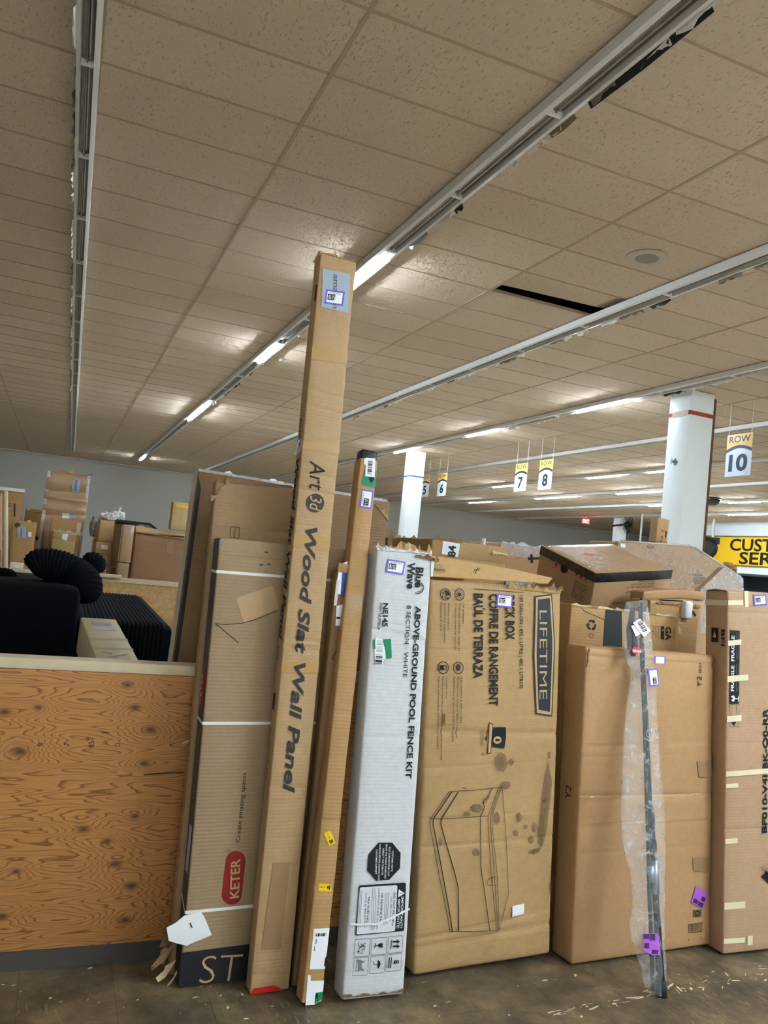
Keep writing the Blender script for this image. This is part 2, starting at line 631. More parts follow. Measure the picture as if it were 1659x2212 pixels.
class Carton:
    """a carton with a leaning pose; prints and tapes follow its warped faces"""
    def __init__(s, name, label, x, y, yaw, lean, tilt, w, h, d, m, z0=0.0, r=0.007, bulge=0.004, amp=0.002, creases=(), seed=1,
                 cor=None, group=None, step=0.05, cat='box', body='carton_body', pose=None, no_body=False):
        s.w, s.h, s.d = w, h, d
        s.creases, s.bulge, s.amp = creases, bulge, amp
        s.cor = cor or {}
        rg = random.Random(seed)
        s.waves = [(rg.uniform(3, 13), rg.uniform(2, 11), rg.uniform(0, 6.28), rg.uniform(0.3, 1)) for _ in range(7)]
        ph, th, ya = D(tilt), D(lean), D(yaw)
        Ry = Matrix(((cos(ph), 0, sin(ph)), (0, 1, 0), (-sin(ph), 0, cos(ph))))
        Rx = Matrix(((1, 0, 0), (0, cos(-th), -sin(-th)), (0, sin(-th), cos(-th))))
        Rz = Matrix(((cos(ya), -sin(ya), 0), (sin(ya), cos(ya), 0), (0, 0, 1)))
        s.M = Rz @ Rx @ Ry
        zs = [(s.M @ Vector((a, b, c))).z for a in (0, w) for b in (0, d) for c in (0, h)]
        s.o = Vector((x, y, z0 - min(zs)))
        s.e = empty(name, s.o, s.M, label, cat, group)
        if not no_body:
            ez = []
            for c in creases:
                ez += [c[0] - c[2], c[0], c[0] + c[2]]
            V, Fc = rbox(w, d, h, r, s.warp, step, step, step, ez)
            s.body = mesh_obj(body, V, Fc, m, s.e, True)
        bpy.context.view_layer.update()

    def warp(s, p):
        x, y, z = p
        w, h, d = s.w, s.h, s.d
        fx, fy, fz = x / w, y / d, z / h
        q = Vector((x, y, z))
        if s.cor:
            for k, off in s.cor.items():
                a = (fx if k[2] == 'R' else 1 - fx) * (fy if k[0] == 'B' else 1 - fy) * (fz if k[1] == 'T' else 1 - fz)
                q += Vector(off) * a
        win = max(0.0, sin(pi * min(max(fx, 0), 1)) * sin(pi * min(max(fz, 0), 1))) ** 0.5
        n = sum(g * sin(a * x + b * z + c) for a, b, c, g in s.waves) / 4.0
        fr = 1 - 2 * fy
        q.y -= (s.bulge * win + s.amp * n) * fr
        q.x += s.amp * 0.8 * n * (1 - 2 * fx) * -1
        for c in s.creases:
            z0, dep, wid = c[0], c[1], c[2]
            sl = c[3] if len(c) > 3 else 0.0
            t = abs(z - (z0 + sl * (fx - 0.5))) / wid
            if t < 1:
                q.y += dep * (1 - t) * (1 - fy)
        return q

    def uv(s, px, py, face='F'):
        o = s.M.transposed() @ (EYE - s.o)
        dv = s.M.transposed() @ ray(px, py)
        if face == 'F':
            t = -o.y / dv.y
            p = o + dv * t
            return (p.x if s.free else min(max(p.x, 0.001), s.w - 0.001), p.z)
        if face == 'L':
            t = -o.x / dv.x
            p = o + dv * t
            return (min(max(p.y, 0.001), s.d - 0.001), p.z)
        t = (s.h - o.z) / dv.z
        p = o + dv * t
        return (p.x, p.y)

    lift = 0.0
    free = False

    def place(s, u, v, face, eps):
        eps += s.lift
        if face == 'F':
            p = s.warp(Vector((u, 0, v)))
            p.y -= eps
        elif face == 'L':
            p = s.warp(Vector((0, u, v)))
            p.x -= eps
        else:
            p = s.warp(Vector((u, v, s.h)))
            p.z += eps
        return p

    def geo(s, name, uvs, faces, m, face='F', eps=0.0012, parent=None):
        V = [s.place(u, v, face, eps) for u, v in uvs]
        o = mesh_obj(name, V, faces, m, parent or s.e)
        if face == 'L':
            pass
        return o

    def quad(s, name, pts, m, face='F', eps=0.0012, n=4, parent=None, raw=False):
        P = [Vector(p if raw else s.uv(p[0], p[1], face)) for p in pts]
        uvs, fs = [], []
        for j in range(n + 1):
            for i in range(n + 1):
                a, b = i / n, j / n
                q = (P[0] * (1 - a) + P[1] * a) * (1 - b) + (P[3] * (1 - a) + P[2] * a) * b
                uvs.append((q.x, q.y))
        for j in range(n):
            for i in range(n):
                k = j * (n + 1) + i
                fs.append((k, k + 1, k + n + 2, k + n + 1))
        return s.geo(name, uvs, fs, m, face, eps, parent)

    def poly(s, name, pts, m, face='F', eps=0.0012, parent=None, raw=False):
        P = [Vector((p if raw else s.uv(p[0], p[1], face))).to_3d() for p in pts]
        fs = [tuple(t) for t in tessellate_polygon([P])]
        return s.geo(name, [(p.x, p.y) for p in P], fs, m, face, eps, parent)

    def disc(s, name, c, rx, ry, m, face='F', eps=0.0012, parent=None, n=20, ring=None):
        pts = [(c[0] + rx * cos(2 * pi * k / n), c[1] + ry * sin(2 * pi * k / n)) for k in range(n)]
        if ring:
            return s.line(name, pts + [pts[0]], ring, m, face, eps, parent)
        return s.poly(name, pts, m, face, eps, parent)

    def line(s, name, pts, wpx, m, face='F', eps=0.0012, parent=None):
        """printed stroke through pixels; wpx is the stroke width in metres"""
        P = [Vector(s.uv(p[0], p[1], face)) for p in pts]
        uvs, fs = [], []
        for a, b in zip(P[:-1], P[1:]):
            d = b - a
            if d.length < 1e-6:
                continue
            nn = max(1, int(d.length / 0.05))
            t = d.normalized()
            nv = Vector((-t.y, t.x)) * wpx / 2
            for k in range(nn):
                p, q = a + d * k / nn, a + d * (k + 1) / nn
                i = len(uvs)
                uvs += [tuple(p - nv), tuple(q - nv), tuple(q + nv), tuple(p + nv)]
                fs.append((i, i + 1, i + 2, i + 3))
        return s.geo(name, uvs, fs, m, face, eps, parent)

    def text(s, body, p0, p1, cap, m, face='F', bold=0.0, shear=0.0, eps=0.0016, name='printed_text', parent=None, flip=False, raw=False):
        """lettering from pixel p0 to p1 along its baseline; cap is the letter height in pixels"""
        a, b = Vector(p0 if raw else s.uv(p0[0], p0[1], face)), Vector(p1 if raw else s.uv(p1[0], p1[1], face))
        d = b - a
        Lm = d.length
        t = d.normalized()
        up = Vector((-t.y, t.x))
        if flip:
            up = -up
        vs, fs = text_geo(body, bold, shear)
        if not vs:
            return None
        x0 = min(v[0] for v in vs)
        x1 = max(v[0] for v in vs)
        if raw:
            ch = cap
        else:
            ppm = (Vector(p1) - Vector(p0)).length / Lm
            ch = cap / ppm
        kx, ky = Lm / (x1 - x0), ch / CAP
        uvs = [tuple(a + t * ((v[0] - x0) * kx) + up * (v[1] * ky)) for v in vs]
        return s.geo(name, uvs, fs, m, face, eps, parent)

    def tape(s, pts, m, face='F', name='tape_strip', eps=0.0008, n=6):
        return s.quad(name, pts, m, face, eps, n)

    def lot_sticker(s, c, wpx, hpx, ang, number, code, face='F'):
        """purple-edged lot sticker; the code square beside the number is left blank"""
        ca, sa = cos(D(ang)), sin(D(ang))

        def q(x, y):
            return (c[0] + x * wpx / 2 * ca - y * hpx / 2 * sa, c[1] + x * wpx / 2 * sa + y * hpx / 2 * ca)
        st = s.quad('lot_sticker', [q(-1, -1), q(1, -1), q(1, 1), q(-1, 1)], PURPLE, face, 0.002, 2)
        s.quad('sticker_panel', [q(-.82, -.76), q(.82, -.76), q(.82, .76), q(-.82, .76)], PAPER, face, 0.0024, 2, st)
        s.quad('number_block', [q(-.05, -.42), q(.74, -.42), q(.74, .42), q(-.05, .42)], INK, face, 0.0028, 2, st)
        s.text(number, q(0.02, .26), q(.68, .26), hpx * .27, INK_WHITE, face, 0.02, 0, 0.0032, 'sticker_number', st, flip=False)
        s.text(code, q(-.6, .68), q(.6, .68), hpx * .09, INK, face, 0, 0, 0.0030, 'sticker_code', st)
        return st

    def barcode(s, pts, nb, m=INK, face='F', parent=None, seed=3, along='u', eps=0.0026):
        """black bars between two opposite sides of a pixel quad"""
        P = [Vector(s.uv(p[0], p[1], face)) for p in pts]
        rg = random.Random(seed)
        uvs, fs = [], []
        t = 0.0
        step = 1.0 / nb
        while t < 0.99:
            wd = step * rg.choice((0.3, 0.5, 0.8))
            i = len(uvs)
            for tt, bb in ((t, 0), (min(1, t + wd), 0), (min(1, t + wd), 1), (t, 1)):
                if along == 'u':
                    q = (P[0] * (1 - tt) + P[1] * tt) * (1 - bb) + (P[3] * (1 - tt) + P[2] * tt) * bb
                else:
                    q = (P[0] * (1 - bb) + P[1] * bb) * (1 - tt) + (P[3] * (1 - bb) + P[2] * bb) * tt
                uvs.append((q.x, q.y))
            fs.append((i, i + 1, i + 2, i + 3))
            t += step * rg.choice((0.8, 1.0, 1.3))
        return s.geo('barcode', uvs, fs, m, face, eps, parent)

    def flap(s, name, pts, m, thick=0.004, smooth=False):
        """a loose piece of card: polygon in carton space with thickness along its normal"""
        P = [Vector(p) for p in pts]
        nrm = (P[1] - P[0]).cross(P[2] - P[0]).normalized() * thick
        return MB().prism(P, nrm).build(name, m, s.e, smooth)

    def torn(s, name, a, b, up, hgt, m, n=14, seed=5, thick=0.004, lo=0.25):
        """ragged torn edge standing on the line a-b (carton space)"""
        a, b, up = Vector(a), Vector(b), Vector(up).normalized()
        rg = random.Random(seed)
        base = [a + (b - a) * k / n for k in range(n + 1)]
        top = [p + up * hgt * (lo + (1 - lo) * rg.random() ** 1.8) + (b - a) * rg.uniform(-.55, .55) / n + Vector((0, rg.uniform(-.006, .006), 0)) for p in base]
        nrm = (b - a).cross(up).normalized() * thick
        V = base + top + [p + nrm for p in base] + [p + nrm for p in top]
        k = n + 1
        Fc = []
        for i in range(n):
            Fc += [(i, i + 1, k + i + 1, k + i), (2 * k + i + 1, 2 * k + i, 3 * k + i, 3 * k + i + 1), (k + i, k + i + 1, 3 * k + i + 1, 3 * k + i),
                   (i + 1, i, 2 * k + i, 2 * k + i + 1)]
        Fc += [(0, k, 3 * k, 2 * k), (n, 2 * k + n, 3 * k + n, k + n)]
        return mesh_obj(name, V, Fc, m, s.e)

# ================================================================== the room
FT = 0.3048
XT0 = 1.1116                   # a main runner of the ceiling grid
TRACKS = [XT0 - 4 * FT + 8 * FT * k for k in range(-1, 9)]
Y0T = 3.6396                   # a cross tee
X_LO, X_HI, Y_LO, Y_HI = -9.0, 32.0, -9.0, 32.6
M_FLOOR = mat_floor()
M_TILE = mat_tile()
M_WALL = plain('painted_wall', lin(196, 194, 186), 0.7, var=0.05, scale=0.6)
M_WALLR = plain('office_white_wall', lin(214, 220, 226), 0.6, var=0.03, scale=1)

floor = tag(MB().box((X_LO, Y_LO, -0.1), (X_HI, Y_HI, -0.0015)).build('floor', plain('pale_bounce_floor', lin(206, 196, 178), 0.45, var=0.1, scale=0.8)), 'dark worn vinyl floor with pale scuffs, on a slab made pale to bounce light', None, None, 'structure')  # slab made pale to bounce light up to the ceiling
MB().box((-2.1, 0.98, -0.0014), (5.3, 3.78, -0.0011)).build('floor_underlay', plain('dark_adhesive', lin(58, 50, 42), 0.8), floor)
tile_me = None
rg = random.Random(8)
for i in range(24):
    for j in range(9):
        x, y = -2.07 + i * 0.3048, 1.01 + j * 0.3048
        if tile_me is None:
            o = MB().box((0.0006, 0.0006, -0.0011), (0.3042, 0.3042, -0.0002)).build('floor_tile', M_FLOOR, floor)
            tile_me = o.data
        else:
            o = bpy.data.objects.new('floor_tile', tile_me)
            C.objects.link(o)
            o.parent = floor
        o.location = (x, y, 0)
# pale chips worn through the vinyl
M_CHIP = plain('pale_chip', lin(222, 210, 176), 0.8)
V, Fc = [], []
for k in range(110):
    if k < 34:
        t = rg.random()
        px, py = 1150 + 260 * t ** 0.7 + rg.uniform(-25, 15), 2192 - 50 * t + rg.uniform(-7, 7)
    elif k < 62:
        t = rg.random()
        px, py = 1430 + 230 * t, 2128 - 40 * t + rg.uniform(-10, 30)
    else:
        px, py = rg.uniform(0, 1659), rg.uniform(2090, 2210)
    c = atz(px, py)
    a = rg.uniform(-0.6, 1.4) if k > 34 else rg.uniform(-0.2, 0.3)
    ln, wd = rg.uniform(0.004, 0.03) * (0.5 if k >= 62 else 1), rg.uniform(0.001, 0.007)
    d, nv = Vector((cos(a), sin(a), 0)), Vector((-sin(a), cos(a), 0))
    i0 = len(V)
    V += [tuple(c + d * ln * u + nv * wd * v_ * rg.uniform(.5, 1) + Vector((0, 0, 0.0006))) for u, v_ in ((-1, -.2), (-.3, -1), (.5, -.8), (1, .1), (.4, 1), (-.5, .7))]
    Fc.append(tuple(range(i0, i0 + 6)))
mesh_obj('floor_chips', V, Fc, M_CHIP, floor)['kind'] = 'stuff'

tag(MB().box((X_LO, Y_HI, 0), (X_HI, Y_HI + 0.2, ZC)).build('wall_back', M_WALL), 'long plain grey-beige back wall', None, None, 'structure')
tag(MB().box((X_LO - 0.2, Y_LO, 0), (X_LO, Y_HI, ZC)).build('wall_left', M_WALL), 'plain grey-beige side wall', None, None, 'structure')
tag(MB().box((X_HI, Y_LO, 0), (X_HI + 0.2, Y_HI, ZC)).build('wall_right', M_WALL), 'far plain side wall', None, None, 'structure')
tag(MB().box((X_LO, Y_LO - 0.2, 0), (X_HI, Y_LO, ZC)).build('wall_front', M_WALL), 'plain wall behind the viewer', None, None, 'structure')

ceil = tag(MB().box((X_LO, Y_LO, ZC + 0.3), (X_HI, Y_HI, ZC + 0.35)).build('ceiling', PLENUM), 'suspended ceiling of tan fissured tiles', None, None, 'structure')


def pix(p):
    c = RC @ (Vector(p) - EYE)
    if c.z < 0.2:
        return None
    return (CX + F_PX * c.x / c.z, CY + F_PX * c.y / c.z)


cells = []
nx0, nx1 = int(math.floor((X_LO - XT0) / (4 * FT))), int(math.ceil((X_HI - XT0) / (4 * FT)))
ny0, ny1 = int(math.floor((Y_LO - Y0T) / (2 * FT))), int(math.ceil((Y_HI - Y0T) / (2 * FT)))
for i in range(nx0, nx1):
    for j in range(ny0, ny1):
        x, y = XT0 + i * 4 * FT, Y0T + j * 2 * FT
        x0, x1, y0, y1 = max(x, X_LO), min(x + 4 * FT, X_HI), max(y, Y_LO), min(y + 2 * FT, Y_HI)
        if x1 - x0 < 0.2 or y1 - y0 < 0.1:
            continue
        full = x1 - x0 > 1.21 and y1 - y0 > 0.605
        P = [pix((a, b, ZC)) for a, b in ((x0, y0), (x1, y0), (x1, y1), (x0, y1))]
        area = 0
        if full and all(P):
            mx = sum(p[0] for p in P) / 4
            my = sum(p[1] for p in P) / 4
            if -120 < mx < 1780 and -120 < my < 1200:
                area = abs(sum(P[k][0] * P[(k + 1) % 4][1] - P[(k + 1) % 4][0] * P[k][1] for k in range(4))) / 2
        cells.append((area, x0, x1, y0, y1))
cells.sort(reverse=True)
tm = None
far = MB()
g2 = 0.006
for k, (area, x0, x1, y0, y1) in enumerate(cells):
    if k < 298 and area > 0:
        if tm is None:
            o = MB().box((g2, g2, 0.004), (4 * FT - g2, 2 * FT - g2, 0.02)).build('ceiling_tile', M_TILE, ceil)
            tm = o.data
        else:
            o = bpy.data.objects.new('ceiling_tile', tm)
            C.objects.link(o)
            o.parent = ceil
        o.location = (x0, y0, ZC)
        if abs(x0 - (XT0 + 8 * FT)) < 0.05 and abs(y0 - (Y0T + 8 * FT)) < 0.05:   # the tile that has slipped off its tees
            o.location = (x0 - 0.01, y0 - 0.12, ZC + 0.030)
            o.rotation_euler = (0, D(-0.6), D(-2.0))
            o['label'] = 'slipped tile with a dark gap behind it'
    else:
        far.box((x0 + g2, y0 + g2, ZC + 0.004), (x1 - g2, y1 - g2, ZC + 0.02))
far.build('ceiling_tile_field', M_TILE, ceil)['kind'] = 'stuff'
# metal grid: runners along the rows, tees across
rm = None
for i in range(nx0 + 1, nx1):
    x = XT0 + i * 4 * FT
    if rm is None:
        o = MB().box((-0.0125, Y_LO, 0), (0.0125, Y_HI, 0.03)).build('grid_runner', GRID, ceil)
        rm = o.data
    else:
        o = bpy.data.objects.new('grid_runner', rm)
        C.objects.link(o)
        o.parent = ceil
    o.location = (x, 0, ZC)
tm2 = None
for j in range(ny0 + 1, ny1):
    y = Y0T + j * 2 * FT
    if tm2 is None:
        o = MB().box((X_LO, -0.0105, 0.0008), (X_HI, 0.0105, 0.028)).build('grid_cross_tee', GRID, ceil)
        tm2 = o.data
    else:
        o = bpy.data.objects.new('grid_cross_tee', tm2)
        C.objects.link(o)
        o.parent = ceil
    o.location = (0, y, ZC)
# ceiling speaker
sp = atz(1398, 556, ZC)
t = empty('ceiling_speaker', (sp.x, sp.y, ZC - 0.012), None, 'round flush ceiling speaker with grey grille in a tan tile', 'speaker')
MB().lathe((0, 0, 0), [(0.165, 0.012), (0.165, 0.004), (0.15, 0), (0.095, 0.0)], 32).build('trim_ring', plain('speaker_ring', lin(190, 176, 156), 0.5), t)
MB().lathe((0, 0, 0), [(0.094, 0.003), (0.094, -0.003), (0.05, -0.004)], 32).build('grille', plain('speaker_grille', lin(142, 136, 126), 0.6, bump=0.4, bscale=300), t)

# ------------------------------------------------------------------ fluorescent strip tracks
LIT = {0: [(-7.4, -6.2), (-3.8, -2.6)],  # most out-of-view tubes below are added as fill light
       1: [(-6.8, -5.6), (-4.0, -2.8)],
       2: [(6.42, 7.62), (9.95, 11.15), (15.4, 16.6), (16.6, 17.75), (27.6, 28.9), (-7.4, -6.2), (-4.6, -3.4)],
       3: [(-2.6, -1.4), (-1.4, -0.2), (-0.2, 1.0), (-6, -4.8)],  # near set is the inferred key light; the rearmost tube is added fill
       4: [(9.1, 10.35), (12.75, 13.95), (16.4, 17.6), (-4, -2.8), (2.0, 3.2), (-7.4, -6.2)],
       5: [(0.5, 1.7), (-5, -3.8), (-1.6, -0.4)],
       6: [(13.2, 14.4), (15.3, 16.6), (20.0, 21.3), (-2, -.8)],
       7: [(16.7, 18.5), (20.4, 22.7), (25.6, 27.3), (0, 1.2)],
       8: [(15.7, 16.8), (19.2, 20.0), (3, 4.2)],
       9: [(17.7, 19.2), (20.2, 20.8), (10, 11.2)]}
TLAB = {0: 'strip light track at the far left edge, mostly out of view', 1: 'strip light track unlit in view, running almost straight up on the left, with added unseen fill tubes',
        2: 'long strip light track with lit tubes passing behind the tallest carton', 3: 'strip light track dark in view beside the slipped ceiling tile, lit behind the viewer',
        4: 'strip light track with three lit tubes, meeting the banded columns', 5: 'strip light track unlit in view, crossing behind the nearest column, with added unseen fill tubes',
        6: 'strip light track with lit tubes behind the row signs', 7: 'far strip light track with long lit tubes above the grey wall',
        8: 'second-farthest strip light track, lit above the yellow sign', 9: 'farthest lit strip light track over the yellow sign'}
for k, x in enumerate(TRACKS):
    t = empty('strip_light_track', (x, 0, ZC), None, TLAB[k], 'light fixture', 'fluorescent strip tracks in the ceiling')
    if k == 1:
        t.location.x = -0.23
        t.rotation_euler.z = -0.0124
        t.scale.x = 0.75
    ya, yb = (-8.5, 29.2 if k < 3 else 31.5)
    MB().box((-0.075, ya, -0.03), (0.075, yb, -0.0005)).build('housing', FIX_WHITE, t)
    MB().prism([(-0.088, ya, -0.004), (-0.080, ya, -0.062), (-0.050, ya, -0.068), (-0.046, ya, -0.030), (-0.075, ya, -0.004)], (0, yb - ya, 0)).build('side_reflector', FIX_WHITE, t)
    MB().prism([(0.088, ya, -0.004), (0.075, ya, -0.004), (0.046, ya, -0.030), (0.050, ya, -0.068), (0.080, ya, -0.062)], (0, yb - ya, 0)).build('side_reflector', FIX_WHITE, t)
    MB().prism([(-0.045, ya, -0.031), (-0.012, ya, -0.040), (-0.004, ya, -0.055), (0.004, ya, -0.055), (0.012, ya, -0.040), (0.045, ya, -0.031)], (0, yb - ya, 0)).build('mirror_channel', FIX_MIRROR, t)
    for (a, b) in LIT.get(k, []):
        for dx in ((-0.024, 0.024) if (k == 3 and a > -3 and a < 1) else (0,)):  # key tubes doubled out of view to strengthen their light
            MB().tube([(dx, a + 0.03, -0.073), (dx, b - 0.03, -0.073)], 0.019, 12).build('lit_or_fill_tube', TUBE, t, True)
    rg = random.Random(40 + k)
    lit = LIT.get(k, [])
    n = 0
    if k in (1, 2, 3, 4):
        y = {1: 3.6, 2: 2.6, 3: 4.4, 4: 6.0}[k]
        while y < {1: 16, 2: 16, 3: 14, 4: 14}[k]:
            # lamp holder joints and scraps of broken reflector left along one lip
            MB().box((-0.046, y - 0.012, -0.066), (0.046, y + 0.012, -0.03)).build('lamp_holder', FIX_WHITE, t)
            sgn = -1 if k == 1 else 1
            z0 = -0.064
            yy = y + 0.06
            for q in range(3):
                ln = rg.uniform(0.1, 0.38)
                if any(a - 0.1 < yy + ln / 2 < b + 0.1 for a, b in lit):
                    yy += ln
                    continue
                nn = 6
                bot = [(sgn * (0.080 + rg.uniform(0.004, 0.03)), yy + ln * i / nn, z0 - rg.uniform(0.004, 0.034)) for i in range(nn, -1, -1)]
                poly = [(sgn * 0.080, yy, -0.058), (sgn * 0.080, yy + ln, -0.058)] + bot
                MB().prism(poly, (0.001 * sgn, 0, 0.0015)).build('broken_reflector_scrap', rg.choice((FIX_SCRAP, FIX_SCRAP_D, FIX_SCRAP_T, FIX_SCRAP)), t)
                yy += ln + rg.uniform(0.02, 0.14)
            y += 4 * FT
    if k == 2:
        for ya_, yb_, m_, dz in ((2.72, 3.62, FIX_SCRAP_D, 0.03), (2.35, 2.66, FIX_SCRAP, 0.03), (3.75, 4.0, FIX_SCRAP_T, 0.02)):
            MB().prism([(0.082, ya_, -0.06), (0.082, yb_, -0.06), (0.108, yb_, -0.06 - dz), (0.112, (ya_ + yb_) / 2, -0.066 - dz), (0.106, ya_, -0.06 - dz)], (0.001, 0, 0.0015)).build('broken_reflector_scrap', m_, t)

# ------------------------------------------------------------------ columns
def column(x, y, s, label, bands, rust=False):
    t = empty('square_column', (x, y, 0), None, label, 'column', 'square store columns')
    V, Fc = rbox(s, s, ZC - 0.002, 0.012, None, 0.2, 0.2, 0.7)
    mesh_obj('shaft', V, Fc, WHITE_PAINT, t, True)
    for z, hgt, m, frac in bands:
        mb = MB()
        mb.box((-0.003, -0.003, z), (s + 0.003, s + 0.003, z + hgt)) if frac == 1 else mb.box((s * (1 - frac), -0.003, z), (s + 0.003, s * 0.5, z + hgt))
        mb.build('painted_band', m, t)
    mb = MB()
    for z in (1.62, ):
        mb.box((-0.002, -0.002, z), (s + 0.002, s + 0.002, z + 0.012))
    mb.build('cladding_seam', plain('seam_grey', lin(150, 160, 165), 0.6), t)
    if rust:
        MB().box((s + 0.0, 0.01, 0), (s + 0.045, 0.06, ZC - 0.06)).build('rusty_edge_strip', RUST, t)
        MB().box((-0.007, 0.03, ZC - 0.345), (-0.0035, 0.33, ZC - 0.272)).build('peeled_band', plain('peeled_pale', lin(224, 206, 190), 0.8, var=0.15, scale=12), t)
        mb = MB().lathe((0, 0.2, 3.30), [(0.05, -0.012), (0.05, -0.004), (0.02, -0.002)], 4, 'X')
        mb.tube([(-0.005, 0.2, 3.30), (-0.07, 0.2, 3.30)], 0.012)
        mb.tube([(-0.07, 0.2, 3.34), (-0.07, 0.2, 3.26)], 0.01)
        mb.build('valve_bracket', STEEL, t)
    return t


column(7.50, 8.20, 0.40, 'nearest white square column with a red band near the top', [(ZC - 0.335, 0.055, plain('red_band', lin(168, 74, 54), 0.7), 1.0)], True)
column(7.50, 17.20, 0.36, 'white square column with a blue band beside the ROW 5 sign', [(ZC - 0.62, 0.035, plain('blue_band', lin(40, 92, 160), 0.6), 1)])
column(19.78, 24.9, 0.36, 'distant white column carrying a black wall fan', [])

# fan on the distant column, fan on a pole, dome, exit sign
def fan(name, c, r, label, axis='Y'):
    t = empty(name, c, None, label, 'fan')
    mb = MB()
    for q in range(5):
        a = 2 * pi * q / 5
        d, n_ = Vector((cos(a), 0, sin(a))), Vector((-sin(a), 0, cos(a)))
        mb.prism([d * r * .15 - n_ * r * .1, d * r * .85 - n_ * r * .25 + Vector((0, .03, 0)), d * r * .85 + n_ * r * .25 - Vector((0, .03, 0)), d * r * .15 + n_ * r * .1], (0, 0.006, 0))
    mb.build('blades', BLACKP, t)
    mb = MB()
    for rr, yy in ((1, 0.0), (0.98, -0.06), (0.75, -0.09), (0.45, -0.11), (0.98, 0.06), (0.7, 0.1)):
        mb.tube([(r * rr * cos(2 * pi * k / 24), yy, r * rr * sin(2 * pi * k / 24)) for k in range(25)], 0.006 if r > 0.2 else 0.004, 5, False)
    for k in range(20):
        a = 2 * pi * k / 20
        mb.tube([(r * .1 * cos(a), -0.115, r * .1 * sin(a)), (r * .7 * cos(a), -0.095, r * .7 * sin(a)), (r * cos(a), 0, r * sin(a))], 0.003, 4, False)
    mb.build('guard', BLACKP, t)
    MB().lathe((0, 0, 0), [(r * .2, -0.05), (r * .3, 0.0), (r * .3, 0.12), (r * .15, 0.16)], 16, 'Y').build('motor', BLACKP, t)
    return t


fp = at(1357, 1133, 24.2)
t = fan('wall_fan', fp, 0.34, 'large black fan mounted on the distant white column')
t.rotation_euler = (0, 0, D(28))
MB().tube([(0, 0.1, 0), (-0.1, 0.6, -0.1)], 0.04).build('wall_arm', BLACKP, t)
fp = at(1522, 1184, 8.6)
t = fan('pole_fan', fp, 0.16, 'black fan head on a white pole in front of the yellow sign')
t.rotation_euler = (0, 0, D(-30))
MB().lathe((0, 0, 0), [(0.10, -0.118), (0.165, -0.03), (0.17, 0.06), (0.12, 0.12)], 24, 'Y').build('shroud', BLACKP, t)
MB().box((-0.16, -0.02, 0.07), (0.19, 0.1, 0.16)).build('top_cover', BLACKP, t)
MB().tube([(0.115, 0.06, -fp.z + 0.02), (0.115, 0.06, 0.42)], 0.017).build('pole', FIX_WHITE, t, True)
MB().lathe((0.115, 0.06, -fp.z), [(0.2, 0), (0.2, 0.02), (0.05, 0.035)], 20).build('base', FIX_WHITE, t)
pp = at(1383, 1167, 12.0)
t = empty('thin_white_pole', (pp.x, pp.y, 0), None, 'thin white pole standing left of the small upright carton', 'pole')
MB().tube([(0, 0, 0.02), (0, 0, at(1384, 1110, 12.0).z)], 0.018).build('shaft', FIX_WHITE, t, True)
MB().lathe((0, 0, 0), [(0.15, 0), (0.15, 0.015), (0.03, 0.03)], 16).build('foot', FIX_WHITE, t)

dm = atz(1545, 1079, ZC) + Vector((-0.55, -0.45, 0))
t = empty('security_dome', (dm.x, dm.y, ZC - 0.001), None, 'black half-sphere security camera dome on the ceiling', 'camera')
r = 0.23
MB().lathe((0, 0, 0), [(r * cos(a), -r * sin(a) - 0.03) for a in [D(x) for x in (2, 15, 30, 45, 60, 75, 87)]], 24).build('dome', plain('black_acrylic', lin(14, 14, 16), 0.08, spec=0.8), t, True)
MB().lathe((0, 0, 0), [(r + 0.02, 0), (r + 0.03, -0.02), (r + 0.005, -0.035)], 24).build('collar', FIX_WHITE, t)

ex = at(1266, 1126, 26.0)
t = empty('exit_sign', ex, None, 'red lit EXIT sign hanging near the back wall', 'sign')
MB().box((-0.17, 0, -0.1), (0.17, 0.05, 0.1)).build('sign_box', plain('exit_box', lin(120, 20, 20), 0.5, emit=(0.9, 0.02, 0.02, 1), estr=0.6), t)
vs, fs = text_geo('EXIT', 0.02)
x0, x1 = min(v[0] for v in vs), max(v[0] for v in vs)
mesh_obj('sign_lettering', [((v[0] - x0) / (x1 - x0) * 0.28 - 0.14, -0.004, v[1] / CAP * 0.13 - 0.065) for v in vs], fs,
         plain('exit_letters', (1, .3, .25, 1), 0.5, emit=(1, 0.25, 0.2, 1), estr=3.0), t)
MB().tube([(0, 0.025, 0.1), (0, 0.025, ZC - ex.z)], 0.01).build('hanger', FIX_WHITE, t)

# ------------------------------------------------------------------ row signs hanging from the grid
NAVY = plain('sign_navy', lin(24, 36, 66), 0.5)
SIGN_W = plain('sign_pale', lin(214, 226, 238), 0.4)
SIGN_Y = plain('sign_yellow', lin(232, 186, 92), 0.4)


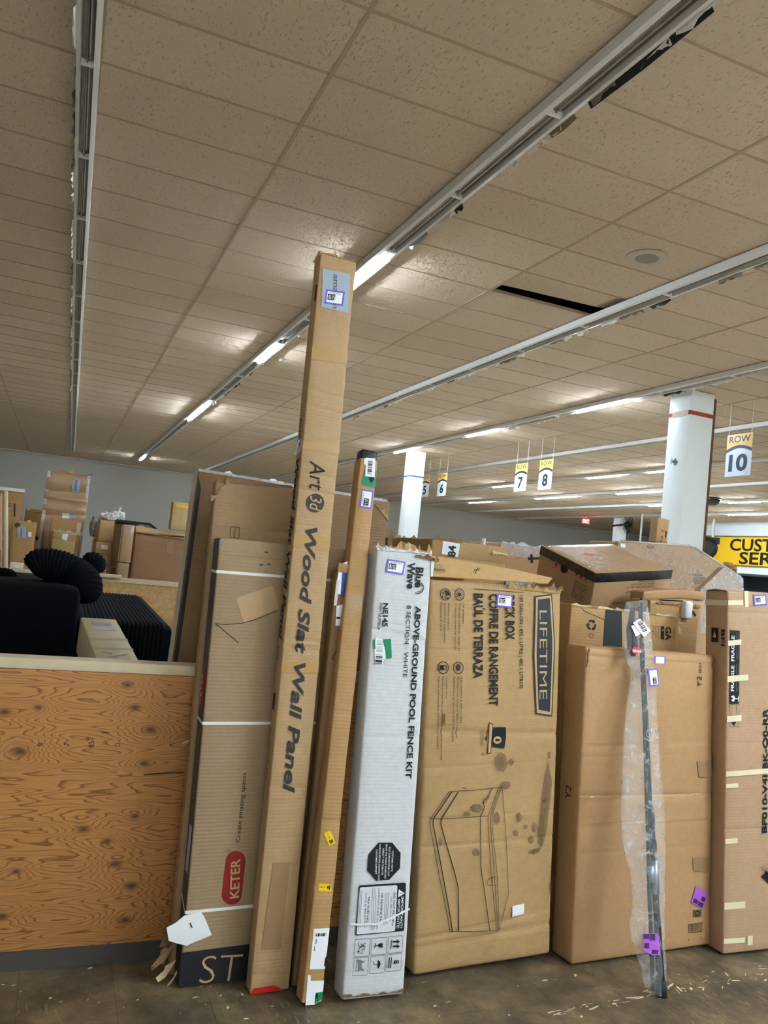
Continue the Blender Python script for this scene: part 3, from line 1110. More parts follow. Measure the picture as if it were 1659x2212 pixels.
def row_sign(num, pxl, pxr, py_top, py_bot, label, wid=0.36):
    xs = XT0 + 6 * 4 * FT
    a, b = atx(pxl, py_top + 4, xs), atx(pxr, py_top, xs)
    yl, yr = a.y, b.y
    zt = (a.z + b.z) / 2
    zb = atx((pxl + pxr) / 2 - 4, py_bot, xs).z
    wv, hv = yl - yr, zt - zb
    t = empty('row_sign', (xs, yl, zb), None, label, 'sign', 'hanging row signs')
    # board in the plane facing -x; sign coordinates: u to the viewer's right is -y
    P = lambda u, v, e: (-e, -u * wv, v * hv)
    MB().box((0, -wv, 0), (0.006, 0, hv)).build('board', SIGN_W, t)
    n = 16
    arc = [(k / n, 0.56 + 0.10 * sin(pi * k / n)) for k in range(n + 1)]

    def strip(lo, hi, m, e, name):
        V = [P(u, v, e) for u, v in lo] + [P(u, v, e) for u, v in hi]
        k = len(lo)
        mesh_obj(name, V, [(i, i + 1, k + i + 1, k + i) for i in range(k - 1)], m, t)
    strip(arc, [(u, 1.0) for u, _ in arc], SIGN_Y, 0.001, 'yellow_header')
    strip([(u, v - 0.0) for u, v in arc], [(u, v + 0.075) for u, v in arc], NAVY, 0.002, 'navy_arc')

    def tx(s, u0, u1, v0, v1, m, name, bold=0.0):
        vs, fs = text_geo(s, bold)
        x0, x1 = min(v[0] for v in vs), max(v[0] for v in vs)
        mesh_obj(name, [P(u0 + (v[0] - x0) / (x1 - x0) * (u1 - u0), v0 + v[1] / CAP * (v1 - v0), 0.003) for v in vs], fs, m, t)
    tx('ROW', 0.1, 0.92, 0.80, 0.955, NAVY, 'row_lettering', 0.0)
    tx(num, *((0.3, 0.7) if len(num) == 1 else (0.14, 0.86)), 0.13, 0.5, NAVY, 'row_number', 0.03)
    for u in (0.06, 0.94):
        MB().tube([(0.003, -u * wv, hv), (0.003, -u * wv, ZC - zb)], 0.004, 6).build('hanging_cord', STRAP, t)
    return t


row_sign('5', 912, 929, 1025, 1073, 'small hanging sign reading ROW 5 next to the blue-banded column')
row_sign('6', 948, 967, 1020, 1071, 'hanging row sign numbered 6, right of the ROW 5 sign')
row_sign('7', 1115, 1141, 999, 1061, 'hanging row sign numbered 7, left one of the middle pair')
row_sign('8', 1167, 1196, 991, 1057, 'hanging row sign numbered 8, right one of the middle pair')
row_sign('10', 1572, 1627, 935, 1028, 'largest hanging sign, reading ROW 10')
row_sign('9', 1491, 1523, 949, 1036, 'row sign half hidden behind the nearest column')

# ------------------------------------------------------------------ customer service bulkhead
xb = 21.9
zs_t, zs_b = atx(1543, 1160, xb).z, atx(1549, 1218, xb).z
bulk = tag(MB().box((xb, 4.0, zs_b - 0.28), (xb + 2.2, 24.4, ZC - 0.0)).build('wall_bulkhead', M_WALLR), 'white bulkhead over the service counter', None, None, 'structure')
tag(MB().box((xb + 2.2, 4.0, 0), (xb + 2.3, 24.4, ZC)).build('wall_office', plain('opening_shade_dark', lin(60, 66, 74), 0.8)), 'panel coloured dark for the shaded opening behind the service counter', None, None, 'structure')  # dark colour stands in for the shade inside the opening
t = empty('service_counter', (xb, 6, 0), None, 'white service counter under the yellow sign', 'counter')
MB().box((0.05, -1.9, 0), (0.6, 18, 1.05)).build('front', M_WALLR, t)
MB().box((0, -1.9, 1.05), (0.7, 18, 1.1)).build('worktop', plain('counter_grey', lin(110, 112, 118), 0.5), t)
bp = atx(1652, 1278, xb + 0.3)
t = empty('spray_bottle', (xb + 0.3, bp.y, 1.1), None, 'pale blue bottle on the service counter at the right edge', 'bottle')
MB().lathe((0, 0, 0), [(0.1, 0), (0.11, 0.02), (0.11, 0.3), (0.04, 0.42)], 16).build('body', plain('blue_plastic', lin(110, 190, 220), 0.3), t, True)
MB().lathe((0, 0, 0), [(0.04, 0.42), (0.045, 0.43), (0.045, 0.5)], 12).build('cap', FIX_WHITE, t)
ysl, ysr = 23.6, 14.0
t = empty('customer_service_sign', (xb - 0.03, ysl, zs_b), None, 'wide yellow sign with black CUSTOMER SERVICE lettering', 'sign')
hs = zs_t - zs_b
MB().box((0, ysr - ysl, 0), (0.03, 0, hs)).build('panel', plain('sign_bright_yellow', lin(236, 186, 20), 0.4), t)
MB().box((-0.005, ysr - ysl, hs), (0.032, 0, hs + 0.05)).box((-0.005, ysr - ysl, -0.05), (0.032, 0, 0)).build('edge_trim', plain('sign_trim', lin(120, 104, 50), 0.5), t)
for s_, pl, zlo, zhi, wid in (('CUSTOMER', (1577, 1178), 0.52, 0.93, 3.9), ('SERVICE', (1597, 1206), 0.05, 0.46, 3.2)):
    vs, fs = text_geo(s_, 0.022)
    x0, x1 = min(v[0] for v in vs), max(v[0] for v in vs)
    ys = atx(pl[0], pl[1], xb - 0.03).y
    mesh_obj('sign_lettering', [(-0.006, ys - ysl - (v[0] - x0) / (x1 - x0) * wid, (zlo + v[1] / CAP * (zhi - zlo)) * hs) for v in vs], fs, INK, t)
# ================================================================== the front row of cartons
def zpx(c, px, py):
    return c.uv(px, py)[1]


# --- plywood barrier -------------------------------------------------
bx0 = -2.3
ply = Carton('plywood_barrier', 'low barrier of orange knotty plywood with a pale top rail', bx0, 3.085, 0, 0, 0, 3.6, 1.10, 0.09, KRAFT, no_body=True, amp=0, bulge=0, cat='barrier')
K6 = crop(0, 1400, 2.7238)
kn = []
for x, y, a, s_ in ((25, 375, .22, .05), (115, 610, .3, .06), (795, 350, .25, .045), (750, 215, .2, .04), (490, 1065, .22, .05), (680, 1270, .2, .05), (770, 1400, .18, .05), (630, 1135, .16, .04),
                    (735, 1600, .2, .05), (795, 990, .15, .035), (885, 480, .2, .05), (850, 680, .15, .04), (10, 1580, .22, .05), (95, 1315, .15, .035), (225, 350, .15, .035)):
    u, v = ply.uv(*K6(x, y))
    kn.append((u, v - 0.07, a, s_))
M_PLY = mat_plywood(kn)
V, Fc = rbox(3.6, 0.018, 0.975, 0.002, None, 0.6, 0.02, 0.3)
o = mesh_obj('plywood_panel', V, Fc, M_PLY, ply.e, True)
o.location = (0, 0, 0.07)
V, Fc = rbox(3.6, 0.09, 0.038, 0.003, None, 0.4, 0.03, 0.02)
o = mesh_obj('top_rail', V, Fc, plain('pale_pine', lin(206, 190, 158), 0.7, var=0.12, scale=14), ply.e, True)
o.location = (0, -0.003, 1.046)
MB().box((0, 0.004, 0), (3.6, 0.02, 0.07)).build('kick_strip', plain('dark_rubber_base', lin(74, 70, 66), 0.7, var=0.15), ply.e)
MB().box((0, 0.018, 0), (0.04, 0.088, 1.046)).box((1.78, 0.018, 0), (1.82, 0.088, 1.046)).box((3.56, 0.018, 0), (3.6, 0.088, 1.046)).build('stud_frame', plain('pale_pine', lin(206, 190, 158)), ply.e)
for s_, x, y, l in (('85', 536, 583, 38), ('D', 690, 575, 18), ('7', 392, 570, 14), ('B', 235, 572, 16), ('C', 1010, 572, 14)):
    ply.text(s_, K6(x + 17, y), K6(x + 17, y - l), 11, INK_SOFT, name='stamp_text')
ply.disc('stamp_ring', K6(515, 533), 3, 3, INK_SOFT, ring=0.0022)
ply.line('split_crack', [K6(845, 745), K6(930, 738), K6(1080, 730)], 0.005, INK_SOFT)
ply.line('split_crack', [K6(595, 497), K6(645, 498)], 0.003, INK_SOFT)

# --- tall outer carton behind the barrier ----------------------------
out = Carton('wide_panel_carton', 'wide thin carton with white wrapped edges leaning behind the plywood barrier', 0.465, 3.262, 2.0, 1.6, 1.2, 0.874, 1.826, 0.10, KRAFT_DARK, seed=11, bulge=0.006, amp=0.004,
             creases=((1.45, 0.004, 0.01),), step=0.04)
out.quad('foam_edge', [(0.0, 0.0), (0.095, 0.0), (0.095, 1.82), (0.0, 1.82)], plain('dirty_foam', lin(206, 196, 178), 0.7, var=0.15), 'L', 0.002, 12, raw=True)
MB().box((0.0, 0.0, 1.822), (0.86, 0.098, 1.834)).build('white_top_wrap', FROST, out.e)
out.quad('dark_edge_print', [(0.004, 0.0), (0.02, 0.0), (0.02, 1.75), (0.004, 1.80)], BAND, 'F', 0.0015, 8, raw=True)
out.torn('torn_edge', (0.80, 0.0, 1.80), (0.872, 0.0, 1.74), (0.6, 0, 0.8), 0.03, KRAFT, 8, 3)
out.torn('torn_edge', (0.868, 0.01, 1.70), (0.872, 0.01, 1.66), (1, 0, 0.1), 0.06, KRAFT_DARK, 5, 4, lo=0.5)
out.torn('torn_edge', (0.10, 0.02, 1.828), (0.2, 0.02, 1.828), (0.2, 0, 1), 0.02, PAPER, 6, 8, lo=0.05)
out.torn('torn_edge', (0.30, 0.02, 1.828), (0.4, 0.02, 1.828), (0.3, 0, 1), 0.02, PAPER, 6, 9, lo=0.05)

# --- second flat carton in front of the barrier ----------------------
sb = Carton('flat_mirror_carton', 'flat brown carton with torn corners standing between plywood barrier and strapped carton', 0.557, 2.957, 2.4, 3.0, -0.7, 0.46, 1.795, 0.05, KRAFT_SB, seed=21, bulge=0.005, amp=0.004,
            creases=((1.62, 0.006, 0.012, 0.03), (1.50, 0.004, 0.01, -0.05)), step=0.04)
K2 = crop(340, 980, 3.8125)
sb.text('UPC# 847234 108048', K2(352, 1440), K2(325, 1850), 2.6, INK_SOFT, 'L', flip=True)
sb.text('COLOR: NATURAL', K2(330, 1440), K2(312, 1700), 2.4, INK_SOFT, 'L', flip=True)
sb.line('printed_frame', [K2(602, 602), K2(675, 606), K2(668, 695), K2(598, 690), K2(602, 602)], 0.0022, INK_SOFT)
sb.text('FRAGILE', K2(628, 610), K2(622, 690), 5, INK_SOFT)
sb.tape([K2(500, 215), K2(1110, 262), K2(1108, 285), K2(498, 240)], KRAFT_DARK, name='folded_lip')
sb.torn('torn_corner', (-0.012, -0.002, 1.71), (0.05, -0.002, 1.79), (-0.4, -0.3, 0.6), 0.028, KRAFT_SB, 8, 13, lo=0.3)
sb.torn('torn_corner', (-0.004, 0.01, 0.82), (-0.004, 0.05, 0.80), (-1, -0.2, -0.2), 0.028, TEAR, 5, 14, lo=0.4)
for q, (x, z, l, m_) in enumerate(((-0.02, 0.14, 0.05, KRAFT_DARK), (-0.03, 0.09, 0.06, KRAFT_DARK), (-0.02, 0.045, 0.05, TEAR), (-0.035, 0.10, 0.07, KRAFT_DARK), (-0.005, 0.02, 0.03, TEAR))):
    sb.torn('torn_scrap', (x, -0.02 - .006 * q, z - 0.03), (x + 0.03, -0.03 - .004 * q, z + 0.025), (-0.6, -0.2, 0.3 - .2 * q), l, m_, 4, 30 + q, lo=0.5)
sb.tape([K2(388, 350), K2(440, 318), K2(425, 450), K2(385, 440)], TAPE, 'F')

# --- strapped grey-brown carton --------------------------------------
ket = Carton('strapped_storage_carton', 'grey-brown carton with a charcoal side, white straps and a red oval logo', 0.579, 2.868, 2.4, 3.0, -0.9, 0.53, 1.578, 0.082, KRAFT_GREY, seed=31, bulge=0.003, amp=0.0018, r=0.008,
             creases=((1.505, 0.003, 0.008),), step=0.04)
K3 = crop(330, 1500, 3.2538)
K8 = crop(330, 1880, 7.213)
ket.quad('charcoal_side_print', [(0.0, 0.10), (0.08, 0.10), (0.08, 1.575), (0.0, 1.575)], BAND_SIDE, 'L', 0.001, 16, raw=True)
ket.quad('printed_bottom_band', [ket.uv(*K8(425, 1285)), (0.528, ket.uv(*K8(425, 1285))[1] + 0.004), (0.528, 0.004), (0.0, 0.004)], BAND, 'F', 0.0012, 10, raw=True)
ket.quad('printed_bottom_band', [(0.0, 0.004), (0.08, 0.004), (0.08, 0.13), (0.0, 0.13)], BAND, 'L', 0.0014, 4, raw=True)
ket.text('ST', K8(715, 1765), K8(1345, 1720), 56, CARD_INK, bold=-0.018, eps=0.0026)
# oval logo
ctr = Vector(K3(567, 1287))
axl, axw = Vector((0.115, -0.993)), Vector((0.995, 0.1))
pts = [tuple(ctr + axl * 37 + (axl * sin(t_) + axw * cos(t_)) * 21.5) for t_ in [pi * k / 10 for k in range(11)]]
pts += [tuple(ctr - axl * 37 + (-axl * sin(t_) - axw * cos(t_)) * 21.5) for t_ in [pi * k / 10 for k in range(11)]]
lg = ket.poly('red_logo_oval', pts, plain('logo_red', lin(140, 28, 26), 0.5), eps=0.0015)
ket.text('KETER', K3(603, 1425), K3(612, 1150), 20, CARD_INK, bold=0.02, eps=0.0024, parent=lg)
ket.disc('registered_mark', K3(530, 1095), 2.5, 2.5, INK_SOFT, ring=0.001)
ket.text('Create amazing spaces', K3(610, 1035), K3(655, 550), 9.5, INK)
for a in ([(460, 1226), (474, 1229), (474, 1237), (459, 1233)],):
    pass
zs = [ket.uv(474, 1235)[1], ket.uv(440, 1562)[1], ket.uv(399, 1971)[1]]
for z in zs:
    mb = MB()
    V = []
    for k in range(13):
        u = 0.53 * k / 12
        for dz in (-0.0055, 0.0055):
            V.append(ket.place(u, z + dz - 0.0 * k, 'F', 0.0025))
    Fq = [(2 * i, 2 * i + 2, 2 * i + 3, 2 * i + 1) for i in range(12)]
    i0 = len(V)
    lift = 0.04 if z == zs[2] else (0.012 if z == zs[1] else 0.004)
    for k in range(3):
        V += [ket.place(0.08 * k / 2, z + dz + lift * k / 2, 'L', 0.0025) for dz in (-0.0055, 0.0055)]
    Fq += [(0, 1, i0 + 1, i0)] + [(i0 + 2 * i, i0 + 2 * i + 1, i0 + 2 * i + 3, i0 + 2 * i + 2) for i in range(2)]
    mesh_obj('packing_strap', V, Fq, STRAP, ket.e)
# paper tag hanging from the lowest strap
tagp = [K8(*p) for p in ((480, 690), (660, 645), (735, 628), (790, 700), (850, 840), (905, 985), (760, 1050), (655, 1090), (520, 1155), (380, 1120), (240, 1075), (205, 870), (340, 800))]
ket.free = True
uvp = [ket.uv(*p) for p in tagp]
ket.free = False
rg = random.Random(4)
cV = [Vector((u, -0.012 - 0.0015 * sin(9 * u + 40 * v), v)) for u, v in uvp]
cm = sum(cV, Vector()) / len(cV) + Vector((0, -0.0015, 0))
V = [tuple(p) for p in cV] + [tuple(cm)] + [tuple(p + Vector((0, 0.002, 0))) for p in cV] + [tuple(cm + Vector((0, 0.002, 0)))]
n = len(cV)
Fc = [(i, (i + 1) % n, n) for i in range(n)] + [(n + 1 + (i + 1) % n, n + 1 + i, 2 * n + 1) for i in range(n)] + [(i, n + 1 + i, n + 1 + (i + 1) % n, (i + 1) % n) for i in range(n)]
o = mesh_obj('paper_tag', V, Fc, PAPER, ket.e)
o['label'] = 'crumpled blank white paper tag'
sl = ket.line('tag_slit', [K8(565, 790), K8(580, 830), K8(600, 865)], 0.004, INK, eps=0.0165)
ket.quad('bare_patch', [K2(648, 1190), K2(950, 1085), K2(1000, 1280), K2(710, 1390)], plain('bare_patch', lin(186, 154, 116), 0.7), eps=0.001)
ket.line('marker_line', [K2(475, 1398), K2(560, 1408), K2(700, 1395), K2(800, 1368), K2(900, 1328), K2(985, 1288)], 0.0025, INK)
ket.line('marker_line', [K2(475, 1398), K2(570, 1475), K2(665, 1557)], 0.0028, INK)
ket.tape([K2(478, 712), K2(545, 700), K2(525, 770), K2(475, 780)], plain('silver_tape', lin(130, 130, 132), 0.25, 0.3), name='corner_tape')
for x, y in ((895, 812), (855, 915), (915, 910)):
    ket.disc('puncture', K2(x, y), 4, 1.6, INK_SOFT)
ket.quad('red_side_logo', [(0.012, zpx(ket, 452, 1452)), (0.05, zpx(ket, 452, 1452)), (0.05, zpx(ket, 440, 1528)), (0.012, zpx(ket, 440, 1528))], INK_RED, 'L', 0.002, 3, raw=True)
ket.text('KETER', (0.045, zpx(ket, 440, 1525)), (0.045, zpx(ket, 452, 1456)), 0.02, INK_WHITE, 'L', flip=True, raw=True, eps=0.003)
ket.quad('address_label', [(0.006, zpx(ket, 408, 1788)), (0.05, zpx(ket, 408, 1788)), (0.05, zpx(ket, 397, 1890)), (0.006, zpx(ket, 397, 1890))], GREYLAB, 'L', 0.003, 3, raw=True)
for q in range(9):
    z = zpx(ket, 425, 1620) - q * 0.021
    ket.quad('gilt_stroke', [(0.015, z), (0.018, z + .004), (0.045, z - 0.012), (0.042, z - 0.014)], plain('gilt', lin(150, 130, 96), 0.5), 'L', 0.002, 1, raw=True)

# --- the tallest carton ----------------------------------------------
K4 = crop(560, 520, 3.6867)
K5 = crop(560, 1100, 3.4556)
art = Carton('tall_panel_carton', 'tallest narrow carton, printed with one line of big bold italic lettering', 0.812, 2.784, 3.5, 3.2, 0.1, 0.152, 2.722, 0.068, KRAFT_ART, seed=41, bulge=0.003, amp=0.0022, r=0.006, step=0.03,
             cor={'FBR': (-0.008, 0, 0), 'BBL': (0.004, 0, 0)},
             creases=[])
zc = [zpx(art, *p) for p in (K4(580, 640), K4(540, 1220), K4(500, 1340), K4(480, 1870), K4(460, 2000), K5(380, 130), K5(330, 980), K5(320, 1035), K5(220, 2075), K3(900, 1010), K3(800, 1210), K3(840, 1970))]
art.creases = [(z, dpt, 0.006, -0.008) for z, dpt in zip(zc, (.001, .004, .0025, .003, .004, .002, .004, .005, .004, .0015, .002, .003))]
bpy.data.objects.remove(art.body)
V, Fc = rbox(art.w, art.d, art.h, 0.006, art.warp, 0.03, 0.03, 0.03, [e for z in zc for e in (z - .006, z, z + .006)])
art.lift = 0.0012
art.body = mesh_obj('carton_body', V, Fc, KRAFT_ART, art.e, True)
art.text('Art', K4(402, 1752), K4(398, 1985), 36, INK, bold=-0.005, shear=0.25)
rd = art.disc('round_logo', K4(445, 2090), 20, 20.5, plain('logo_charcoal', lin(58, 54, 52), 0.6))
art.text('3d', K4(405, 2030), K4(398, 2150), 27, CARD_INK, shear=0.25, parent=rd, eps=0.0024)
art.text('Wood Slat Wall Panel', K5(352, 128), K5(180, 2118), 26, plain('dark_brown_ink', lin(52, 46, 44), 0.6), bold=0.028, shear=0.22)
zA, zB = zpx(art, 650, 987), zpx(art, 612, 1384)
art.text('Wood Slat Wall Panel', (0.052, zA), (0.052, zB), 0.038, INK, 'L', bold=0.028, shear=0.22, flip=True, raw=True)
art.text('Art3d', (0.05, zA + 0.16), (0.05, zA + 0.05), 0.03, plain('dark_brown_ink', lin(52, 46, 44)), 'L', flip=True, raw=True)
art.text('Art3d', (0.05, zB - 0.02), (0.05, zB - 0.07), 0.02, INK_SOFT, 'L', flip=True, raw=True)
zF = zpx(art, 597, 1500)
art.quad('side_caption_box', [(0.03, zF), (0.055, zF), (0.055, zF - 0.06), (0.03, zF - 0.06)], INK_SOFT, 'L', 0.001, 2, raw=True)
for q in range(4):
    zq = zF - 0.12 - q * 0.05
    art.text(('HANDLE', 'WITH', 'CARE', 'FSC')[q], (0.05, zq), (0.05, zq - 0.035), 0.012, INK_SOFT, 'L', flip=True, raw=True)
for tp in ([K4(412, 850), K4(722, 890), K4(712, 980), K4(405, 945)], [K4(345, 1590), K4(655, 1610), K4(642, 1705), K4(335, 1650)],
           [K5(240, 180), K5(560, 215), K5(545, 310), K5(225, 270)], [K5(155, 1135), K5(470, 1140), K5(462, 1225), K5(145, 1215)]):
    art.tape(tp, TAPE)
for px in (0.745, 0.618):
    z = art.h * px + 0.0
zt1 = zpx(art, *K4(345, 1600))
art.quad('side_tape', [(0.0, zt1 + 0.01), (0.066, zt1 + 0.03), (0.066, zt1 - 0.05), (0.0, zt1 - 0.03)], FROST, 'L', 0.0015, 4, raw=True)
art.tape([K3(848, 1180), K3(972, 1175), K3(905, 1790), K3(765, 1795)], TAPE_DK, name='dark_tape_patch')
lb = art.quad('parcel_label', [K4(505, 222), K4(722, 268), K4(710, 578), K4(492, 530)], GREYLAB, n=5)
art.text('amazon', K4(590, 268), K4(583, 540), 12, plain('grey_blue_ink', lin(88, 100, 118), 0.5), bold=0.02, parent=lb, eps=0.0022)
art.lot_sticker(K4(597, 455), 41, 31, 188, '5119', 'PPE3760119')
zh = zpx(art, *K4(440, 390))
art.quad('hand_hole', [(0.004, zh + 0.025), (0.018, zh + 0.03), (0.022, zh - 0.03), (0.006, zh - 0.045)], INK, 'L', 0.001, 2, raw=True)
art.quad('red_bottom_tape', [(0.012, 0.020), (0.09, 0.022), (0.13, 0.001), (0.0, 0.001)], REDTAPE, eps=0.0015, raw=True)
art.torn('torn_top', (0.0, 0.0, 2.716), (0.148, 0.0, 2.716), (0, 0.1, 1), 0.012, KRAFT, 16, 6, lo=0.1)
art.torn('torn_top', (0.001, 0.066, 2.70), (0.001, 0.0, 2.716), (-0.2, 0, 1), 0.03, TEAR, 7, 7, lo=0.2)
art.torn('torn_top', (0.10, 0.05, 2.715), (0.15, 0.04, 2.715), (0.1, 0, 1), 0.018, KRAFT_ART, 6, 17, lo=0.2)
art.torn('torn_tape', (-0.002, 0.03, zpx(art, *K4(345, 1580))), (-0.002, 0.06, zpx(art, *K4(335, 1680))), (-1, 0, 0), 0.008, PAPER, 6, 27)

# --- hidden carton with the blue and white parcel bag ----------------
b3 = Carton('narrow_carton_with_shipping_labels', 'narrow carton with blue and white shipping labels squeezed behind its taller neighbour', 0.972, 2.803, 0, 3.3, 1.0, 0.05, 1.50, 0.055, KRAFT_DARK, seed=51, amp=0.0015, step=0.05)

K7 = crop(690, 1180, 6.914)
b3.quad('white_label', [K7(300, 270), K7(420, 225), K7(380, 750), K7(210, 690)], PAPER, eps=0.003)
b3.quad('blue_label', [K7(345, 275), K7(440, 275), K7(400, 755), K7(308, 735)], BLUE, eps=0.004)
b3.quad('white_label', [K7(240, 500), K7(300, 500), K7(250, 885), K7(175, 880)], plain('worn_label', lin(206, 202, 198), 0.4), eps=0.0035)
b3.quad('white_label', [K7(250, 890), K7(380, 860), K7(350, 1190), K7(232, 1185)], PAPER, eps=0.003)
b3.quad('black_rule', [K7(246, 1055), K7(300, 1055), K7(300, 1085), K7(244, 1085)], INK, eps=0.0045)
b3.lot_sticker(K7(370, 1060), 24, 28, 97, '5110', 'PPE3760110')
b3.line('marker_line', [K7(300, 1480), K7(180, 1675), K7(290, 1735)], 0.003, INK, eps=0.003)
b3.flap('open_flap', [(0.003, 0.0, 1.495), (0.046, 0.0, 1.495), (0.048, -0.01, 1.525), (0.0, -0.012, 1.53)], KRAFT)

# --- thin tall carton with stickers ----------------------------------
b2 = Carton('thin_long_carton', 'thin long carton with a black end cap and yellow B tags leaning in the middle', 0.969, 2.679, 0.3, 7.4, 2.7, 0.075, 1.957, 0.070, KRAFT, seed=61, bulge=0.002, amp=0.002, step=0.04, r=0.006,
            creases=((1.62, 0.002, 0.01), (0.98, 0.003, 0.01), (0.60, 0.004, 0.012), (0.37, 0.003, 0.012), (1.30, 0.002, 0.01)))
K9 = crop(640, 1640, 3.868)
V, Fc = rbox(0.066, 0.062, 0.05, 0.006)
o = mesh_obj('black_end_cap', V, Fc, BLACKP, b2.e, True)
o.location = (0.005, 0.004, 1.945)
lb = b2.quad('green_sticker', [K4(838, 1822), K4(945, 1838), K4(935, 1975), K4(812, 1940)], GREEN, eps=0.0015)
b2.poly('leaf_mark', [K4(878, 1870), K4(905, 1860), K4(915, 1905), K4(890, 1930), K4(870, 1900)], INK, eps=0.0022, parent=lb)
lb = b2.quad('barcode_label', [K4(848, 1728), K4(925, 1735), K4(918, 1885), K4(842, 1875)], PAPER, eps=0.0026)
b2.barcode([K4(866, 1750), K4(902, 1752), K4(893, 1868), K4(858, 1862)], 22, along='v', parent=lb, eps=0.0032)
b2.quad('small_label', [K4(836, 1732), K4(850, 1734), K4(846, 1785), K4(832, 1782)], PAPER, eps=0.0018)
b2.lot_sticker(K4(852, 2058), 40, 27, 97, '5111', 'PPE3760111')
for cpx, an, wx, hx in ((K9(276, 657), 68, 29, 15), (K9(238, 1070), 184, 28, 16)):
    ca, sa = cos(D(an)), sin(D(an))
    q = lambda x, y: (cpx[0] + x * wx / 2 * ca - y * hx / 2 * sa, cpx[1] + x * wx / 2 * sa + y * hx / 2 * ca)
    yt = b2.quad('yellow_tag', [q(-1, -1), q(1, -1), q(1, 1), q(-1, 1)], YELLOW, eps=0.002, n=2)
    b2.text('B', q(.35, .5) if an < 100 else q(-.8, .55), q(.85, .5) if an < 100 else q(-.3, .55), 8, INK, bold=0.03, parent=yt, eps=0.003, name='tag_letter')
    b2.text('2 105', q(-.8, .3) if an < 100 else q(0, .2), q(.1, .3) if an < 100 else q(.8, .2), 3, INK, parent=yt, eps=0.003, name='tag_number')
lb = b2.quad('routing_label', [K9(145, 1415), K9(278, 1408), K9(240, 1752), K9(108, 1755)], PAPER, eps=0.0018)
b2.barcode([K9(158, 1455), K9(250, 1450), K9(247, 1475), K9(155, 1480)], 20, along='u', parent=lb)
for x, y, l in ((165, 1500, 45), (152, 1560, 40)):
    b2.line('label_line', [K9(x, y), K9(x - 4, y + l)], 0.004, INK_GREY, eps=0.0026, parent=lb)
b2.quad('label_block', [K9(240, 1660), K9(252, 1640), K9(246, 1725), K9(230, 1730)], INK, eps=0.0026, n=1, parent=lb)
lb = b2.poly('torn_white_sticker', [K9(95, 1800), K9(118, 1805), K9(120, 1850), K9(238, 1848), K9(222, 2000), K9(150, 2050), K9(75, 2055), K9(85, 1930)], PAPER, eps=0.0018)
b2.poly('green_print', [K9(160, 1950), K9(222, 1940), K9(218, 2000), K9(150, 2045)], GREEN, eps=0.0024, parent=lb)
b2.poly('black_print', [K9(162, 1955), K9(180, 1955), K9(178, 1995), K9(158, 1998)], INK, eps=0.003, parent=lb)
b2.tape([K7(440, 740), K7(650, 745), K7(620, 960), K7(415, 930)], FILM, name='clear_tape', eps=0.0012)

# --- white pool fence carton -----------------------------------------
blu = Carton('white_fence_carton', 'white carton with black lettering, a black octagon and a torn top', 1.112, 2.665, 1.1, 6.5, 1.0, 0.238, 1.608, 0.092, WHITE_CARD, seed=71, bulge=0.002, amp=0.0016, step=0.03, r=0.01)
KB = crop(780, 1160, 7.372)
KC = crop(740, 1800, 6.9125)
zc = [zpx(blu, *p) for p in (KB(600, 1560), K5(1000, 1700), KB(600, 1400), KC(600, 800), KC(600, 2050))]
blu.creases = [(z, dd, 0.008, sl_) for z, dd, sl_ in zip(zc, (.007, .003, .001, .0015, .002), (-.03, .01, 0, 0.01, 0))]
bpy.data.objects.remove(blu.body)
V, Fc = rbox(blu.w, blu.d, blu.h, 0.01, blu.warp, 0.03, 0.03, 0.03, [e for z in zc for e in (z - .02, z - .008, z, z + .008, z + .02)])
blu.lift = 0.0018
blu.body = mesh_obj('carton_body', V, Fc, WHITE_CARD, blu.e, True)
blu.text('Blue', KB(872, 478), KB(852, 802), 17, INK, bold=0.03)
blu.text('Wave', KB(738, 402), KB(728, 822), 17, INK, bold=0.03)
for r_, a0, a1, wd in ((12.5, -100, 120, .003), (9.5, -80, 100, .0018)):
    c0 = KB(898, 808)
    blu.line('swoosh', [(c0[0] + r_ * cos(D(a)), c0[1] + r_ * sin(D(a))) for a in range(a0, a1 + 1, 20)], wd, INK)
blu.text('ABOVE-GROUND POOL FENCE KIT', KB(862, 1098), K5(1090, 2008), 13, INK, bold=0.03, eps=0.002)
blu.text('8 SECTION - WHITE', KB(725, 1085), K5(1068, 1252), 10, INK, bold=0.0, eps=0.002)
blu.text('NE145', KB(345, 1052), KB(335, 1425), 11.5, INK, bold=0.03)
blu.text('ITEM NUMBER', KB(288, 1045), KB(250, 1478), 6.5, INK)
blu.lot_sticker(KB(540, 478), 39, 29, 189, '5118', 'PPE3760118')
blu.poly('green_sticker', [KB(338, 1630), KB(468, 1618), KB(480, 1928), KB(388, 1938), KB(372, 1790), KB(345, 1690)], GREEN, eps=0.0026)
blu.poly('green_sticker', [KB(185, 1640), KB(212, 1638), KB(220, 1790), KB(188, 1775)], GREEN, eps=0.0026)
blu.poly('torn_paper', [KB(225, 1600), KB(345, 1640), KB(372, 1790), KB(385, 1930), KB(330, 2025), KB(215, 2020), KB(205, 1800)], PAPER, eps=0.0022)
blu.barcode([KB(232, 1870), KB(332, 1880), KB(322, 2022), KB(212, 2015)], 8, along='v', eps=0.003)
blu.barcode([KB(245, 1640), KB(335, 1650), KB(335, 1850), KB(235, 1850)], 12, plain('faint_grey', lin(176, 178, 184), 0.6), along='v', eps=0.003, seed=9)
blu.text('ONLY', KB(345, 1935), KB(340, 2030), 4, INK_GREY, eps=0.003)
oc = blu.poly('black_octagon', [KC(*p) for p in ((530, 135), (735, 135), (862, 290), (850, 520), (690, 688), (495, 705), (360, 550), (375, 320))], INK)
